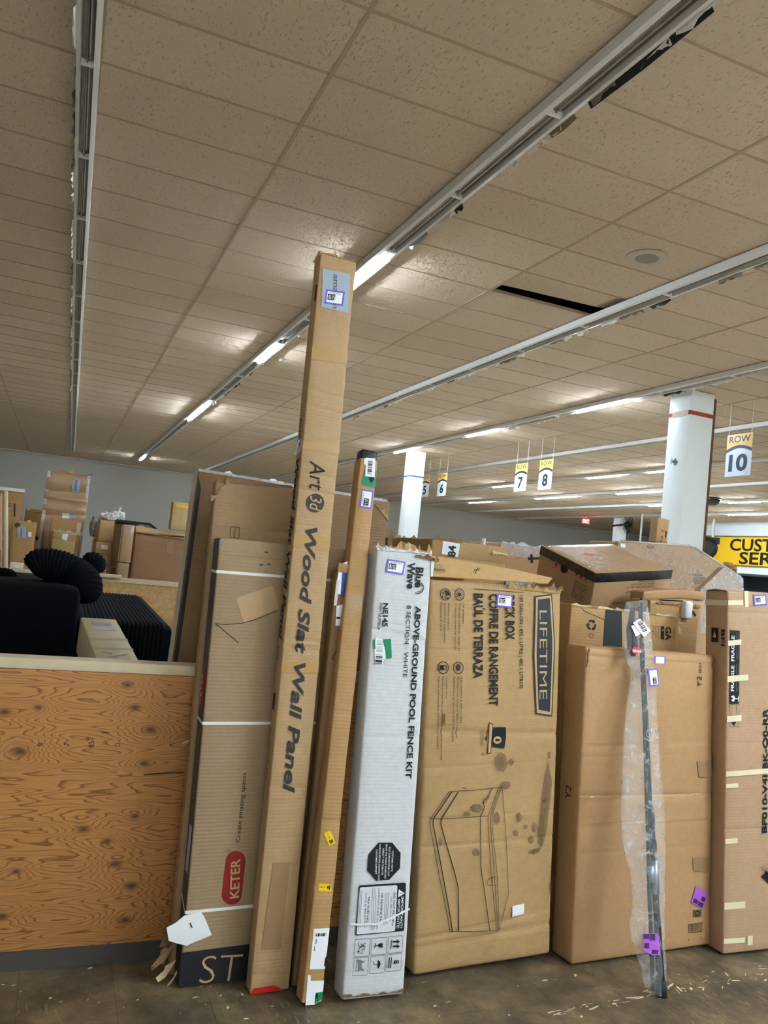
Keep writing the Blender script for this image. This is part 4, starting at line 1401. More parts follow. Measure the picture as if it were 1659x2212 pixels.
for s_, x, y0, y1, dx in (('CUSTOMER NOTE:', 728, 255, 565, -14), ('BOX DAMAGE DOES NOT', 682, 200, 630, -20), ('MEAN THE ITEM IS DAMAGED', 636, 155, 670, -22), ('INSPECT THE ITEM FOR', 588, 220, 620, -18),
                          ('DAMAGE BEFORE CONTACTING', 540, 155, 695, -24), ('CUSTOMER SUPPORT', 490, 235, 605, -16)):
    blu.text(s_, KC(x, y0), KC(x + dx, y1), 4.0, INK_WHITE, bold=0.01, parent=oc, eps=0.0026)
nb = blu.poly('notice_frame', [KC(*p) for p in ((255, 770), (925, 733), (942, 755), (908, 1435), (890, 1452), (205, 1520), (185, 1500), (238, 790))], INK, eps=0.0014)
blu.poly('notice_panel', [KC(*p) for p in ((265, 800), (795, 768), (810, 790), (772, 1440), (755, 1455), (215, 1502), (202, 1490), (252, 815))], plain('notice_white', lin(214, 216, 220), 0.6), eps=0.0022, parent=nb)
blu.poly('warning_triangle', [KC(918, 890), KC(818, 950), KC(828, 830)], INK_WHITE, eps=0.0026, parent=nb)
blu.line('warning_mark', [KC(888, 890), KC(845, 888)], 0.0022, INK, eps=0.003, parent=nb)
for s_, a_, b_, cp, m_ in (('IMPORTANT!', (868, 940), (842, 1408), 6.0, INK_WHITE), ('IMPORTANTE!', (815, 980), (795, 1410), 6.0, INK_WHITE), ('DO NOT RETURN', (752, 880), (722, 1368), 5.0, INK), ('CALL 800-759-0977', (708, 940), (690, 1300), 3.4, INK),
                           ('NE REVIENS PAS', (566, 885), (540, 1330), 5.0, INK), ('COMPOSEZ LE 800-759-0977', (525, 815), (488, 1432), 3.6, INK), ('NO VUELVAS', (372, 945), (346, 1322), 5.0, INK), ('LLAME AL 800-759-0977', (335, 885), (305, 1398), 3.6, INK)):
    blu.text(s_, KC(*a_), KC(*b_), cp, m_, bold=0.008 if cp > 4 else 0, parent=nb, eps=0.0028)
for x, y0, y1 in ((680, 870, 1350), (655, 880, 1340), (630, 890, 1360), (490, 810, 1420), (465, 800, 1450), (440, 810, 1440), (280, 850, 1400), (258, 840, 1430), (235, 860, 1300)):
    blu.line('notice_small_print', [KC(x, y0), KC(x - 26, y1)], 0.0014, INK_GREY, eps=0.0026, parent=nb)
# pictogram boxes
boxes = [[(678, 1540), (870, 1520), (890, 1535), (878, 1760), (862, 1772), (665, 1785)], [(432, 1562), (640, 1545), (655, 1560), (640, 1790), (622, 1800), (415, 1810)], [(182, 1582), (395, 1565), (408, 1580), (390, 1815), (370, 1825), (165, 1838)],
         [(658, 1808), (862, 1785), (875, 1800), (860, 2035), (845, 2045), (640, 2060)], [(415, 1832), (620, 1812), (634, 1826), (617, 2068), (600, 2078), (398, 2088)], [(165, 1858), (370, 1838), (385, 1850), (368, 2098), (350, 2110), (145, 2118)]]
for bpts in boxes:
    blu.line('pictogram_frame', [KC(*p) for p in bpts + [bpts[0]]], 0.0012, INK)
for yy in (1612, 1680):
    blu.poly('pictogram_arrow', [KC(*p) for p in ((740, yy - 12), (800, yy - 14), (798, yy - 36), (845, yy), (805, yy + 32), (802, yy + 10), (738, yy + 12))], INK)
blu.line('pictogram_rule', [KC(722, 1585), KC(712, 1728)], 0.0026, INK)
blu.poly('pictogram_glass', [KC(*p) for p in ((605, 1630), (570, 1640), (602, 1655), (578, 1670), (605, 1690), (560, 1700), (525, 1685), (520, 1650), (560, 1630))], INK)
blu.line('pictogram_glass_stem', [KC(525, 1668), KC(478, 1672)], 0.003, INK)
blu.line('pictogram_glass_foot', [KC(482, 1630), KC(470, 1710)], 0.003, INK)
blu.line('pictogram_truck', [KC(240, 1615), KC(225, 1660), KC(255, 1680), KC(330, 1670), KC(325, 1735), KC(285, 1725), KC(280, 1785), KC(235, 1790), KC(245, 1690)], 0.0016, INK)
blu.disc('pictogram_wheel', KC(232, 1758), 2.2, 2.2, INK)
blu.line('pictogram_cross', [KC(335, 1630), KC(250, 1715)], 0.0024, INK)
blu.line('pictogram_cross', [KC(265, 1640), KC(320, 1700)], 0.002, INK)
blu.text('8', KC(758, 1890), KC(756, 1945), 12, INK, bold=0.03)
blu.line('pictogram_bar', [KC(722, 1840), KC(708, 2008)], 0.0035, INK)
blu.line('pictogram_bar', [KC(690, 1845), KC(678, 2008)], 0.0035, INK)
blu.poly('pictogram_umbrella', [KC(*p) for p in ((520, 1880), (548, 1905), (560, 1945), (545, 1990), (515, 2015), (522, 1950))], INK)
blu.line('pictogram_umbrella_handle', [KC(525, 1948), KC(470, 1950), KC(452, 1930), KC(465, 1912)], 0.0022, INK)
blu.poly('pictogram_clamp', [KC(*p) for p in ((200, 1880), (262, 1880), (290, 1900), (325, 1890), (318, 1925), (285, 1925), (275, 1975), (300, 2020), (320, 2035), (300, 2055), (262, 2035), (225, 2060), (200, 2055), (240, 2020), (235, 1985), (235, 1925))], INK_GREY)
blu.line('pictogram_clamp_base', [KC(205, 1890), KC(190, 2060)], 0.0016, INK)
# loose white strap across the notice
SP = [blu.uv(*KC(*p)) for p in ((120, 1345), (260, 1350), (380, 1335), (490, 1340), (640, 1275), (800, 1205), (995, 1120))]
V, Fq = [], []
for k, (u, v) in enumerate(SP):
    for dv in (-0.0035, 0.0035):
        p = blu.place(u, v + dv, 'F', 0.004 + 0.006 * sin(pi * k / 6))
        V.append(p)
Fq = [(2 * i, 2 * i + 2, 2 * i + 3, 2 * i + 1) for i in range(len(SP) - 1)]
mesh_obj('loose_strap', V, Fq, STRAP, blu.e)
blu.tape([KC(60, 1250), KC(95, 1245), KC(92, 1310), KC(55, 1312)], INK_GREY, name='strap_mark')
blu.torn('torn_top', (0.0, 0.0, 1.59), (0.235, 0.0, 1.60), (0, 0.2, 1), 0.022, WHITE_CARD, 18, 15, lo=0.1)
blu.torn('torn_top', (0.06, 0.03, 1.60), (0.25, 0.02, 1.605), (0.05, 0, 1), 0.045, KRAFT, 18, 16, lo=0.25)
blu.torn('torn_top', (0.16, -0.004, 1.585), (0.262, -0.006, 1.575), (0.1, -0.3, 1), 0.022, KRAFT_DARK, 10, 18, lo=0.3)
blu.torn('torn_top', (0.02, 0.06, 1.60), (0.2, 0.06, 1.60), (0, 0, 1), 0.05, TEAR, 14, 19, lo=0.2)
blu.flap('torn_corner_flap', [(0.232, -0.004, 1.585), (0.252, 0.004, 1.58), (0.246, 0.0, 1.515), (0.236, -0.004, 1.515)], WHITE_CARD)
blu.torn('scraped_bottom_edge', (0.0, -0.003, 0.012), (0.236, -0.003, 0.012), (0, -0.3, 1), 0.012, KRAFT_DARK, 18, 20, lo=0.1)
for (x0_, y0_, x1_, y1_) in ((868, 1200, 888, 1330),):
    pass

# --- deck box carton --------------------------------------------------
KL = crop(920, 1230, 5.1433)
KM = crop(860, 1600, 3.8131)
lif = Carton('deck_box_carton', 'wide stained carton with a big black nameplate and a line drawing of a lidded box', 1.437, 2.774, 1.8, 3.7, -1.8, 0.628, 1.493, 0.215, KRAFT_DIRTY, seed=81, bulge=0.016, amp=0.0035, step=0.025, r=0.014,
             cor={'FTR': (0.006, 0, -0.004), 'BTR': (0.006, 0, -0.004)})
zc = [zpx(lif, *p) for p in (KL(1000, 1800), KM(900, 1480), KM(400, 860), KM(300, 210), KL(400, 890), KM(300, 1660), KM(250, 640))]
lif.creases = [(z, dd, ww, sl_) for z, dd, ww, sl_ in zip(zc, (.007, .006, .003, .002, .002, .006, .002), (.018, .012, .008, .006, .006, .016, .006), (-.02, .05, 0, .01, 0, .02, 0))]
bpy.data.objects.remove(lif.body)
V, Fc = rbox(lif.w, lif.d, lif.h, 0.014, lif.warp, 0.025, 0.04, 0.025, [e for z, w_2 in zip(zc, (.018, .012, .008, .006, .006, .016, .006)) for e in (z - w_2, z, z + w_2)])
lif.lift = 0.0035
lif.body = mesh_obj('carton_body', V, Fc, KRAFT_DIRTY, lif.e, True)
NAVYINK = plain('nameplate_ink', lin(34, 40, 48), 0.55)


def along(pts, n=4):
    out_ = []
    for a, b in zip(pts, pts[1:] + pts[:1]):
        for k in range(n):
            out_.append((a[0] + (b[0] - a[0]) * k / n, a[1] + (b[1] - a[1]) * k / n))
    return out_


def plate(outline, m, eps, parent=None, name='nameplate'):
    """nameplate strip between a left and right outline so that it follows the bulge"""
    left, right = outline
    n = 12
    uvs = []

    def smp(poly, t):
        L_ = [0]
        for a, b in zip(poly, poly[1:]):
            L_.append(L_[-1] + math.dist(a, b))
        s_ = t * L_[-1]
        for i in range(len(poly) - 1):
            if s_ <= L_[i + 1] + 1e-9:
                f = (s_ - L_[i]) / (L_[i + 1] - L_[i])
                return (poly[i][0] + (poly[i + 1][0] - poly[i][0]) * f, poly[i][1] + (poly[i + 1][1] - poly[i][1]) * f)
        return poly[-1]
    for k in range(n + 1):
        a, b = smp(left, k / n), smp(right, k / n)
        for q in range(4):
            uvs.append(lif.uv(*KL(a[0] + (b[0] - a[0]) * q / 3, a[1] + (b[1] - a[1]) * q / 3)))
    fs = [(4 * k + q, 4 * k + q + 1, 4 * k + q + 5, 4 * k + q + 4) for k in range(n) for q in range(3)]
    return lif.geo(name, uvs, fs, m, 'F', eps, parent)


pl = plate((((1182, 285), (1160, 950), (1188, 1595)), ((1376, 262), (1406, 820), (1374, 1622))), NAVYINK, 0.0014)
plate((((1196, 300), (1174, 950), (1200, 1582)), ((1364, 280), (1393, 820), (1362, 1606))), CARD_INK, 0.0020, pl, 'nameplate_border')
plate((((1216, 325), (1196, 950), (1218, 1545)), ((1348, 308), (1374, 820), (1346, 1572))), NAVYINK, 0.0026, pl, 'nameplate_field')
lif.text('LIFETIME', KL(1230, 445), KL(1226, 1432), 20, CARD_INK, bold=-0.006, parent=pl, eps=0.0034)
lif.text('130 GALLON | 492.1 LITRE | 492.1 LITROS', KL(1016, 280), KL(1008, 1312), 9, INK, bold=0.01)
lif.text('DECK BOX', KL(866, 275), KL(862, 775), 21, INK, bold=0.03)
lif.text('COFFRE DE RANGEMENT', KL(690, 265), KL(674, 1508), 21, INK, bold=0.03)
lif.text('BAÚL DE TERRAZA', KL(522, 262), KL(506, 1202), 21, INK, bold=0.03)
for s_, x, y0, y1 in (('UV protected', 392, 378, 600), ('Protection contre les rayons UV', 350, 375, 905), ('Protección contra los rayos UV', 308, 375, 892), ('Weather resistant', 232, 370, 668), ('Résistant aux intempéries', 192, 368, 806),
                      ('Resistente al clima', 150, 366, 680), ('Stain resistant & easy to clean', 366, 1185, 1698), ('Résistant aux taches et facile à nettoyer', 325, 1185, 1868), ('Resistente a las manchas y fácil de limpiar', 284, 1185, 1912),
                      ('Lockable door', 204, 1185, 1430), ('Portes pouvant être verrouillées (cadenas non inclus)', 162, 1185, 2110), ('Puertas con cerradura (cerradura no incluida)', 120, 1185, 1985)):
    lif.text(s_, KL(x, y0), KL(x - (y1 - y0) * 0.022, y1), 4.4, INK_SOFT, bold=0.006)
ic = lif.disc('feature_icon', KL(205, 275), 10.8, 12.5, INK, ring=0.003)
lif.poly('icon_cloud', [KL(*p) for p in ((190, 225), (235, 235), (258, 275), (240, 290), (215, 262))], INK, parent=ic)
for x, y in ((180, 262), (215, 285), (172, 300), (205, 315), (228, 318)):
    lif.disc('icon_drop', KL(x, y), 1.6, 2.4, INK, parent=ic, n=8)
ic = lif.disc('feature_icon', KL(360, 276), 10, 12.5, INK, ring=0.003)
lif.disc('icon_sun', KL(360, 276), 3.6, 4.2, INK, parent=ic, n=12)
for k in range(10):
    a = 2 * pi * k / 10
    lif.line('icon_ray', [(KL(360, 276)[0] + 5.5 * cos(a), KL(360, 276)[1] + 6.4 * sin(a)), (KL(360, 276)[0] + 8 * cos(a), KL(360, 276)[1] + 9.5 * sin(a))], 0.0018, INK, parent=ic)
ic = lif.disc('feature_icon', KL(337, 1088), 10.5, 12.6, INK, ring=0.003)
lif.poly('icon_cloth', [KL(*p) for p in ((310, 1060), (335, 1045), (362, 1062), (358, 1105), (330, 1125), (318, 1100))], INK_SOFT, parent=ic)
ic = lif.disc('feature_icon', KL(175, 1086), 11, 12.8, INK, ring=0.0035)
lif.quad('icon_padlock', [KL(140, 1058), KL(182, 1058), KL(182, 1115), KL(140, 1115)], INK, n=1, parent=ic)
lif.line('icon_shackle', [KL(182, 1068), KL(206, 1070), KL(212, 1087), KL(206, 1104), KL(182, 1106)], 0.003, INK, parent=ic)
sh = lif.poly('warranty_shield', [KL(*p) for p in ((715, 1745), (790, 1738), (856, 1742), (860, 1850), (838, 1978), (705, 1958), (700, 1850))], INK)
lif.text('10', KL(722, 1790), KL(718, 1925), 19, CARD_INK, bold=0.03, parent=sh, eps=0.0026)
lif.poly('warranty_ribbon', [KL(*p) for p in ((668, 1685), (715, 1706), (690, 2030), (650, 2042), (665, 1860))], INK_SOFT, eps=0.0014)
lif.poly('warranty_ribbon_fill', [KL(*p) for p in ((674, 1700), (706, 1714), (683, 2020), (658, 2028))], CARD_INK, eps=0.0022)
lif.poly('warranty_point', [KL(650, 1830), KL(628, 1865), KL(648, 1900)], INK)
for x in (612, 598, 584):
    lif.line('small_print', [KL(x, 1780), KL(x - 10, 1955)], 0.0014, INK_SOFT)
lif.lot_sticker(KL(852, 342), 33, 28, 186, '5103', 'PPE3760103')
# line drawing of the deck box
for w2, pts in ((.003, ((405, 410), (260, 630), (250, 660), (250, 690), (330, 1130), (420, 1570), (440, 1572))), (.005, ((425, 412), (280, 635), (275, 680), (360, 1130), (440, 1570))),
                (.005, ((478, 410), (340, 640), (337, 680), (390, 870), (450, 1080), (478, 1200), (484, 1380), (490, 1565))), (.0025, ((405, 410), (610, 395), (830, 372))), (.0025, ((255, 636), (340, 637), (530, 622), (720, 607))),
                (.004, ((750, 382), (720, 450), (675, 492), (690, 540), (655, 615), (655, 680), (660, 1030), (690, 1220), (740, 1555))), (.0025, ((805, 375), (720, 607), (715, 640), (730, 830), (745, 1100), (795, 1550))),
                (.0025, ((820, 372), (735, 610), (738, 680), (770, 1100), (805, 1550))), (.0025, ((830, 372), (748, 610), (750, 680), (795, 1100), (815, 1550))), (.0025, ((835, 380), (870, 830), (888, 1250), (815, 1552))),
                (.0025, ((420, 1570), (500, 1565), (660, 1560), (815, 1552))), (.0025, ((675, 492), (690, 505), (735, 440))), (.0025, ((790, 1108), (740, 1115), (708, 1145), (715, 1170), (745, 1182), (790, 1175))), (.003, ((752, 1112), (755, 1178)))):
    lif.line('box_drawing_line', [KM(*p) for p in pts], w2 * 0.75, INK)
lif.quad('blank_white_sticker', [KM(922, 1350), KM(1020, 1330), KM(1022, 1418), KM(922, 1440)], PAPER)


def blob(c, pts, eps=0.0018, name='oil_stain'):
    c.poly(name, pts, STAIN, eps=eps)


def ell(cx, cy, rx, ry, s_, K, n=16):
    r_ = random.Random(s_)
    return [K(cx + rx * cos(2 * pi * k / n) * r_.uniform(.8, 1.1), cy + ry * sin(2 * pi * k / n) * r_.uniform(.8, 1.1)) for k in range(n)]


for cx, cy, rx, ry, s_ in ((822, 165, 58, 88, 1), (905, 165, 28, 32, 2), (860, 355, 45, 38, 3), (625, 545, 55, 40, 4), (785, 625, 30, 55, 5), (975, 620, 30, 38, 6), (945, 750, 25, 30, 7), (1105, 705, 28, 45, 8), (1080, 805, 30, 36, 9),
                          (620, 905, 35, 32, 10), (1030, 700, 18, 22, 11), (672, 100, 12, 14, 12), (525, 380, 20, 10, 13), (335, 820, 14, 40, 14), (1262, 1200, 25, 60, 15), (545, 590, 30, 25, 16)):
    blob(lif, ell(cx, cy, rx, ry, s_, KM))
blob(lif, [KM(*p) for p in ((1215, 80), (1235, 85), (1232, 140), (1212, 135))])
blob(lif, [KM(*p) for p in ((1220, 160), (1228, 230), (1250, 320), (1240, 480), (1222, 620), (1215, 720), (1190, 830), (1165, 880), (1140, 830), (1128, 760), (1150, 640), (1160, 500), (1180, 330), (1195, 240))])
blob(lif, [KM(*p) for p in ((1050, 905), (1100, 885), (1140, 870), (1165, 875), (1150, 910), (1100, 930), (1060, 920))])
lif.line('pen_scrawl', [KL(*p) for p in ((1440, 1075), (1470, 1060), (1500, 1070), (1480, 1100), (1450, 1110), (1445, 1140), (1475, 1150))], 0.0012, INK_SOFT)
# raised top flap
u0, v0 = lif.uv(936, 1244)
fp_ = [lif.uv(*p) for p in ((938, 1246), (1188, 1262), (1205, 1250), (1130, 1232), (1040, 1215), (975, 1204), (938, 1200))]
V = []
for u, v in fp_:
    V.append(Vector((u, 0.004 + max(0, (v - 1.49)) * 0.9, max(v, 1.488))))
fl = lif.flap('raised_top_flap', V, cardboard('kraft_flap', lin(200, 164, 112), stain=0.4, flute=0.1, fscale=300), 0.005)
KX = crop(830, 1140, 4.74)


def on_flap(px, py):
    u, v = lif.uv(px, py)
    return Vector((u, 0.0005 + max(0, (v - 1.49)) * 0.9 - 0.004, v))


def flap_poly(pts, m, name, par=None):
    P = [on_flap(*p) for p in pts]
    mesh_obj(name, P, [tuple(range(len(P)))], m, par or lif.e)


for k in range(9):
    y = 372 + k * 11
    flap_poly([KX(540 + k * 2, y), KX(668, y + 4), KX(668, y + (9 if k in (4, 5, 6) else 5)), KX(540 + k * 2, y + (7 if k in (4, 5) else 3))], INK, 'barcode_bar', fl)
for k in range(2):
    flap_poly([KX(505, 318 + 18 * k), KX(615, 328 + 18 * k), KX(615, 336 + 18 * k), KX(505, 327 + 18 * k)], INK_SOFT, 'printed_line', fl)
P = [(965, 455), (985, 430), (1005, 420), (985, 465), (965, 468), (1000, 440), (1035, 405), (1020, 440), (1060, 405)]
for a, b in zip(P, P[1:]):
    d_ = Vector((b[0] - a[0], b[1] - a[1])).normalized()
    flap_poly([KX(a[0] - d_.y * 2, a[1] + d_.x * 2), KX(b[0] - d_.y * 2, b[1] + d_.x * 2), KX(b[0] + d_.y * 2, b[1] - d_.x * 2), KX(a[0] + d_.y * 2, a[1] - d_.x * 2)], INK_SOFT, 'pen_scrawl', fl)
lif.torn('crushed_top_edge', (0.36, -0.004, 1.478), (0.625, -0.004, 1.468), (0, -0.5, 1), 0.03, cardboard('kraft_flap', lin(200, 164, 112)), 16, 22, lo=0.15)
lif.torn('crushed_top_edge', (0.48, 0.004, 1.485), (0.64, 0.0, 1.48), (0.2, -0.2, 1), 0.035, KRAFT_DARK, 12, 23, lo=0.1)
lif.torn('torn_top_edge', (0.0, 0.06, 1.49), (0.2, 0.09, 1.50), (0, 0.1, 1), 0.05, KRAFT, 10, 24, lo=0.3)
lif.line('printed_ruler', [KX(905, 622), KX(1405, 655)], 0.0022, INK)
for k in range(20):
    a = KX(920 + 24 * k, 560 + 1.5 * k)
    b = KX(920 + 24 * k, (590 if k % 4 else 605) + 1.5 * k)
    lif.line('ruler_tick', [a, b], 0.001, INK_SOFT)
lif.flap('peeled_scrap', [(0.08, -0.022, 0.93), (0.11, -0.03, 0.935), (0.105, -0.022, 0.98), (0.08, -0.018, 0.975)], KRAFT)

# --- big plain carton behind the fishing rod ---------------------------
y2 = Carton('plain_wide_carton', 'wide plain orange-brown carton behind the bagged fishing rod', 2.130, 2.742, 2.4, 3.0, -0.5, 0.767, 1.287, 0.135, KRAFT_Y2, seed=91, bulge=0.006, amp=0.0025, step=0.035, r=0.012,
            cor={'FTR': (-0.03, 0, -0.012), 'BTR': (-0.036, 0, -0.012), 'FTL': (0.0, 0, -0.002)})
KY = crop(1180, 1380, 3.4635)
KZ = crop(1180, 1800, 3.4635)
zc = [zpx(y2, *p) for p in (KY(800, 95), KY(800, 150), KY(420, 785), KY(1000, 860), KY(400, 1175), KY(1080, 1150), KY(380, 1405), KZ(400, 140), KY(1060, 1330))]
sp_ = [(z, dd, 0.007, sl_) for z, dd, sl_ in zip(zc, (.008, .003, .003, .001, .004, .002, .003, .0015, .002), (0, 0, .02, .01, -.01, .02, 0.01, 0, .03))]
y2.creases = sp_
bpy.data.objects.remove(y2.body)
V, Fc = rbox(y2.w, y2.d, y2.h, 0.012, y2.warp, 0.035, 0.035, 0.035, [e for z in zc for e in (z - .007, z, z + .007)])
y2.lift = 0.0018
y2.body = mesh_obj('carton_body', V, Fc, KRAFT_Y2, y2.e, True)
YY = lambda x, y: (KY(x, y)[0] - (13 if x > 1000 else 0), KY(x, y)[1])
ZZ = lambda x, y: (KZ(x, y)[0] - (13 if x > 1000 else 0), KZ(x, y)[1])
y2.text('Y2', YY(1228, 347), YY(1232, 262), 13, INK)
y2.text('BSI', YY(1230, 238), YY(1234, 168), 7, INK)
y2.text('Y2', (0.05, zpx(y2, 1250, 1735)), (0.05, zpx(y2, 1250, 1705)), 0.035, INK, 'L', flip=True, raw=True)
y2.quad('dark_tape_patch', [YY(1183, 905), YY(1300, 890), YY(1300, 1015), YY(1195, 1025)], TAPE_DK)
y2.quad('dark_tape_patch', [ZZ(1145, 172), ZZ(1285, 165), ZZ(1282, 290), ZZ(1148, 272)], TAPE_DK)
ca, sa = cos(D(22)), sin(D(22))
c0 = ZZ(1190, 475)
q = lambda x, y: (c0[0] + 14.5 * (x * ca - y * sa), c0[1] + 19 * (x * sa + y * ca))
lb = y2.quad('purple_label', [q(-1, -1), q(1, -1), q(1, 1), q(-1, 1)], LILAC, eps=0.002)
DKP = plain('dark_purple_ink', lin(74, 34, 92), 0.5)
y2.quad('label_block', [q(-.8, .35), q(-.1, .35), q(-.1, .85), q(-.8, .85)], DKP, eps=0.0028, n=1, parent=lb)
y2.quad('label_block', [q(0, .4), q(.8, .4), q(.8, .9), q(0, .9)], DKP, eps=0.0028, n=1, parent=lb)
y2.quad('label_block', [q(.3, -.3), q(.85, -.3), q(.85, .2), q(.3, .2)], DKP, eps=0.0028, n=1, parent=lb)
y2.quad('recycling_print', [ZZ(1142, 568), ZZ(1206, 562), ZZ(1206, 618), ZZ(1142, 625)], plain('brown_print', lin(110, 84, 58), 0.7))
y2.disc('recycling_ring', ZZ(1172, 593), 5, 5, INK, ring=0.005, eps=0.002)
y2.line('code_frame', [ZZ(1106, 678), ZZ(1206, 665), ZZ(1204, 730), ZZ(1106, 740), ZZ(1106, 678)], 0.0026, INK)
for k in range(8):
    y2.line('code_bar', [ZZ(1114 + 11 * k, 682 - 1.4 * k), ZZ(1114 + 11 * k, 732 - 1.2 * k)], 0.002 + .001 * (k % 3), INK_SOFT)
y2.line('crop_mark', [ZZ(1104, 805), ZZ(1104, 790), ZZ(1116, 788)], 0.002, INK)
y2.line('crop_mark', [ZZ(1192, 780), ZZ(1204, 778), ZZ(1204, 790)], 0.002, INK)
y2.torn('torn_corner', (0.0, -0.006, 1.20), (0.01, -0.006, 1.275), (-1, -0.3, 0.1), 0.014, KRAFT_DARK, 8, 31, lo=0.2)
y2.torn('torn_corner', (0.722, -0.005, 1.22), (0.732, -0.005, 1.26), (1, -0.3, 0.1), 0.014, KRAFT_DARK, 6, 32, lo=0.2)
y2.quad('clear_top_tape', [(0.02, 0.03), (0.66, 0.03), (0.66, 0.10), (0.02, 0.10)], WRAP, 'T', 0.0025, 6, raw=True)
y2.line('scuff_tear', [KY(1090, 1150), KY(1170, 1145)], 0.004, TEAR)
y2.line('scuff_tear', [KY(322, 1180), KY(352, 1176)], 0.004, TEAR)
y2.torn('tape_tail', (0.742, -0.004, 0.83), (0.746, -0.004, 0.77), (1, -0.2, 0.1), 0.02, KRAFT_DARK, 5, 33)

# --- carton at the right edge -----------------------------------------
bf = Carton('masking_taped_carton', 'pinkish carton with masking tape strips and a black fragile label at the right edge', 2.893, 2.697, -3.5, 3.1, -1.75, 0.62, 1.584, 0.145, KRAFT_PINK, seed=101, bulge=0.004, amp=0.0025, step=0.035, r=0.01,
            cor={'BTL': (-0.0, 0, 0)})
KF = crop(1540, 1260, 2.6975)
KG = crop(1360, 1150, 5.548)
zc = [zpx(bf, *p) for p in (KF(150, 925), KF(180, 1425), KG(1400, 960))]
bf.creases = [(z, .003, .008, 0.01) for z in zc]
bpy.data.objects.remove(bf.body)
V, Fc = rbox(bf.w, bf.d, bf.h, 0.01, bf.warp, 0.04, 0.035, 0.035, [e for z in zc for e in (z - .008, z, z + .008)])
bf.lift = 0.0015
bf.body = mesh_obj('carton_body', V, Fc, KRAFT_PINK, bf.e, True)
sh_ = 9.0                      # the face as built starts a little further right
S = lambda p: (p[0] + sh_ * max(0, (2063 - p[1]) / 790), p[1])
for a in ((45, 330, 140, 360), (45, 535, 182, 570), (45, 770, 145, 805), (50, 1085, 321, 1115), (45, 1165, 130, 1190), (45, 1485, 130, 1515), (45, 1855, 180, 1895), (45, 2065, 180, 2095), (195, 2050, 225, 2105)):
    sl_ = (a[2] - a[0]) * 0.04
    bf.tape([S(KF(a[0], a[1] + sl_)), S(KF(a[2], a[1] - sl_)), S(KF(a[2] + 4, (a[1] + a[3]) / 2)), S(KF(a[2], a[3] - sl_))] if a[2] < 140 and a[2] > 20 and False else [S(KF(a[0], a[1] + sl_)), S(KF(a[2], a[1] - sl_)), S(KF(a[2], a[3] - sl_)), S(KF(a[0], a[3] + sl_))], MASK, name='masking_tape', eps=0.0030)
bf.tape([S(KF(42, 98)), S(KF(150, 98)), S(KF(150, 128)), S(KF(42, 126))], MASK, name='masking_tape')
bf.tape([S(KF(155, 45)), S(KF(178, 45)), S(KF(180, 138)), S(KF(158, 138))], MASK, name='masking_tape', eps=0.0016)
zt_ = zpx(bf, 1562, 1302)
bf.quad('masking_tape', [(0.0, zt_ + .013), (0.143, zt_ + .013), (0.143, zt_ - .013), (0.0, zt_ - .013)], MASK, 'L', 0.001, 4, raw=True)
bf.tape([S(KF(0 + 45, 130)), S(KF(321, 140)), S(KF(321, 160)), S(KF(45, 135))], WRAP, name='clear_tape')
fg = bf.quad('fragile_label', [S(KF(76, 273)), S(KF(132, 276)), S(KF(132, 700)), S(KF(76, 702))], INK, n=8)
bf.text('FRAGILE  FRAGILE', S(KF(100, 628)), S(KF(100, 365 - 60)), 8, INK_WHITE, bold=0.02, parent=fg, eps=0.0024)
for x in (114, 126):
    bf.line('label_small_print', [S(KF(x, 630)), S(KF(x, 470))], 0.0016, INK_GREY, eps=0.0022, parent=fg)
    bf.line('label_small_print', [S(KF(x, 440)), S(KF(x, 285))], 0.0016, INK_GREY, eps=0.0022, parent=fg)
bf.poly('glass_symbol', [S(KF(*p)) for p in ((82, 658), (100, 652), (108, 668), (100, 690), (84, 682), (96, 670))], INK_WHITE, eps=0.0026, parent=fg)
bf.line('glass_symbol_stem', [S(KF(104, 672)), S(KF(126, 672))], 0.003, INK_WHITE, eps=0.0026, parent=fg)
bf.line('glass_symbol_foot', [S(KF(126, 655)), S(KF(126, 690))], 0.004, INK_WHITE, eps=0.0026, parent=fg)
bf.line('printed_frame', [S(KF(76, 705)), S(KF(132, 705)), S(KF(132, 835)), S(KF(76, 835)), S(KF(76, 705))], 0.0012, INK_SOFT)
bf.text('DO NOT', S(KF(92, 760)), S(KF(92, 710)), 2.4, INK_SOFT)
bf.text('CUSTOMER', S(KF(120, 765)), S(KF(120, 710)), 2.4, INK_SOFT)
bf.poly('hand_symbol', [S(KF(*p)) for p in ((92, 812), (108, 800), (118, 806), (108, 820), (104, 832))], INK)
bf.text('BF010-V4I-BK-Q0-RR', S(KF(300, 1452)), S(KF(300, 728)), 12.5, INK, bold=0.03)
bf.text('MADE IN VIETNAM / FABRIQUÉ AU VIETNAM', S(KF(322, 1365)), S(KF(322, 815)), 5.0, INK)
bf.lot_sticker(S(KF(246, 98)), 27, 23, 176, '5117', 'PPE3760117')
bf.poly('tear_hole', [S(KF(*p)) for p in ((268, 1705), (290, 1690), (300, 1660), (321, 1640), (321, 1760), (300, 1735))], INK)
bf.torn('torn_hole_edge', (0.205, -0.006, 0.36), (0.25, -0.006, 0.33), (0.1, -0.6, 0.6), 0.03, TEAR, 5, 35)
zl = zpx(bf, 1562, 1372)
lg = bf.quad('side_logo_block', [(0.10, zl + 0.03), (0.055, zl + 0.03), (0.055, zl - 0.035), (0.10, zl - 0.035)], INK, 'L', 0.001, 2, raw=True)
bf.poly('side_logo_triangle', [(0.09, zl - 0.015), (0.065, zl - 0.015), (0.078, zl + 0.018)], CARD_INK, 'L', 0.002, lg, raw=True)
bf.text('BFI', (0.035, zl + 0.025), (0.035, zl - 0.05), 0.022, INK, 'L', flip=True, raw=True, bold=0.02)
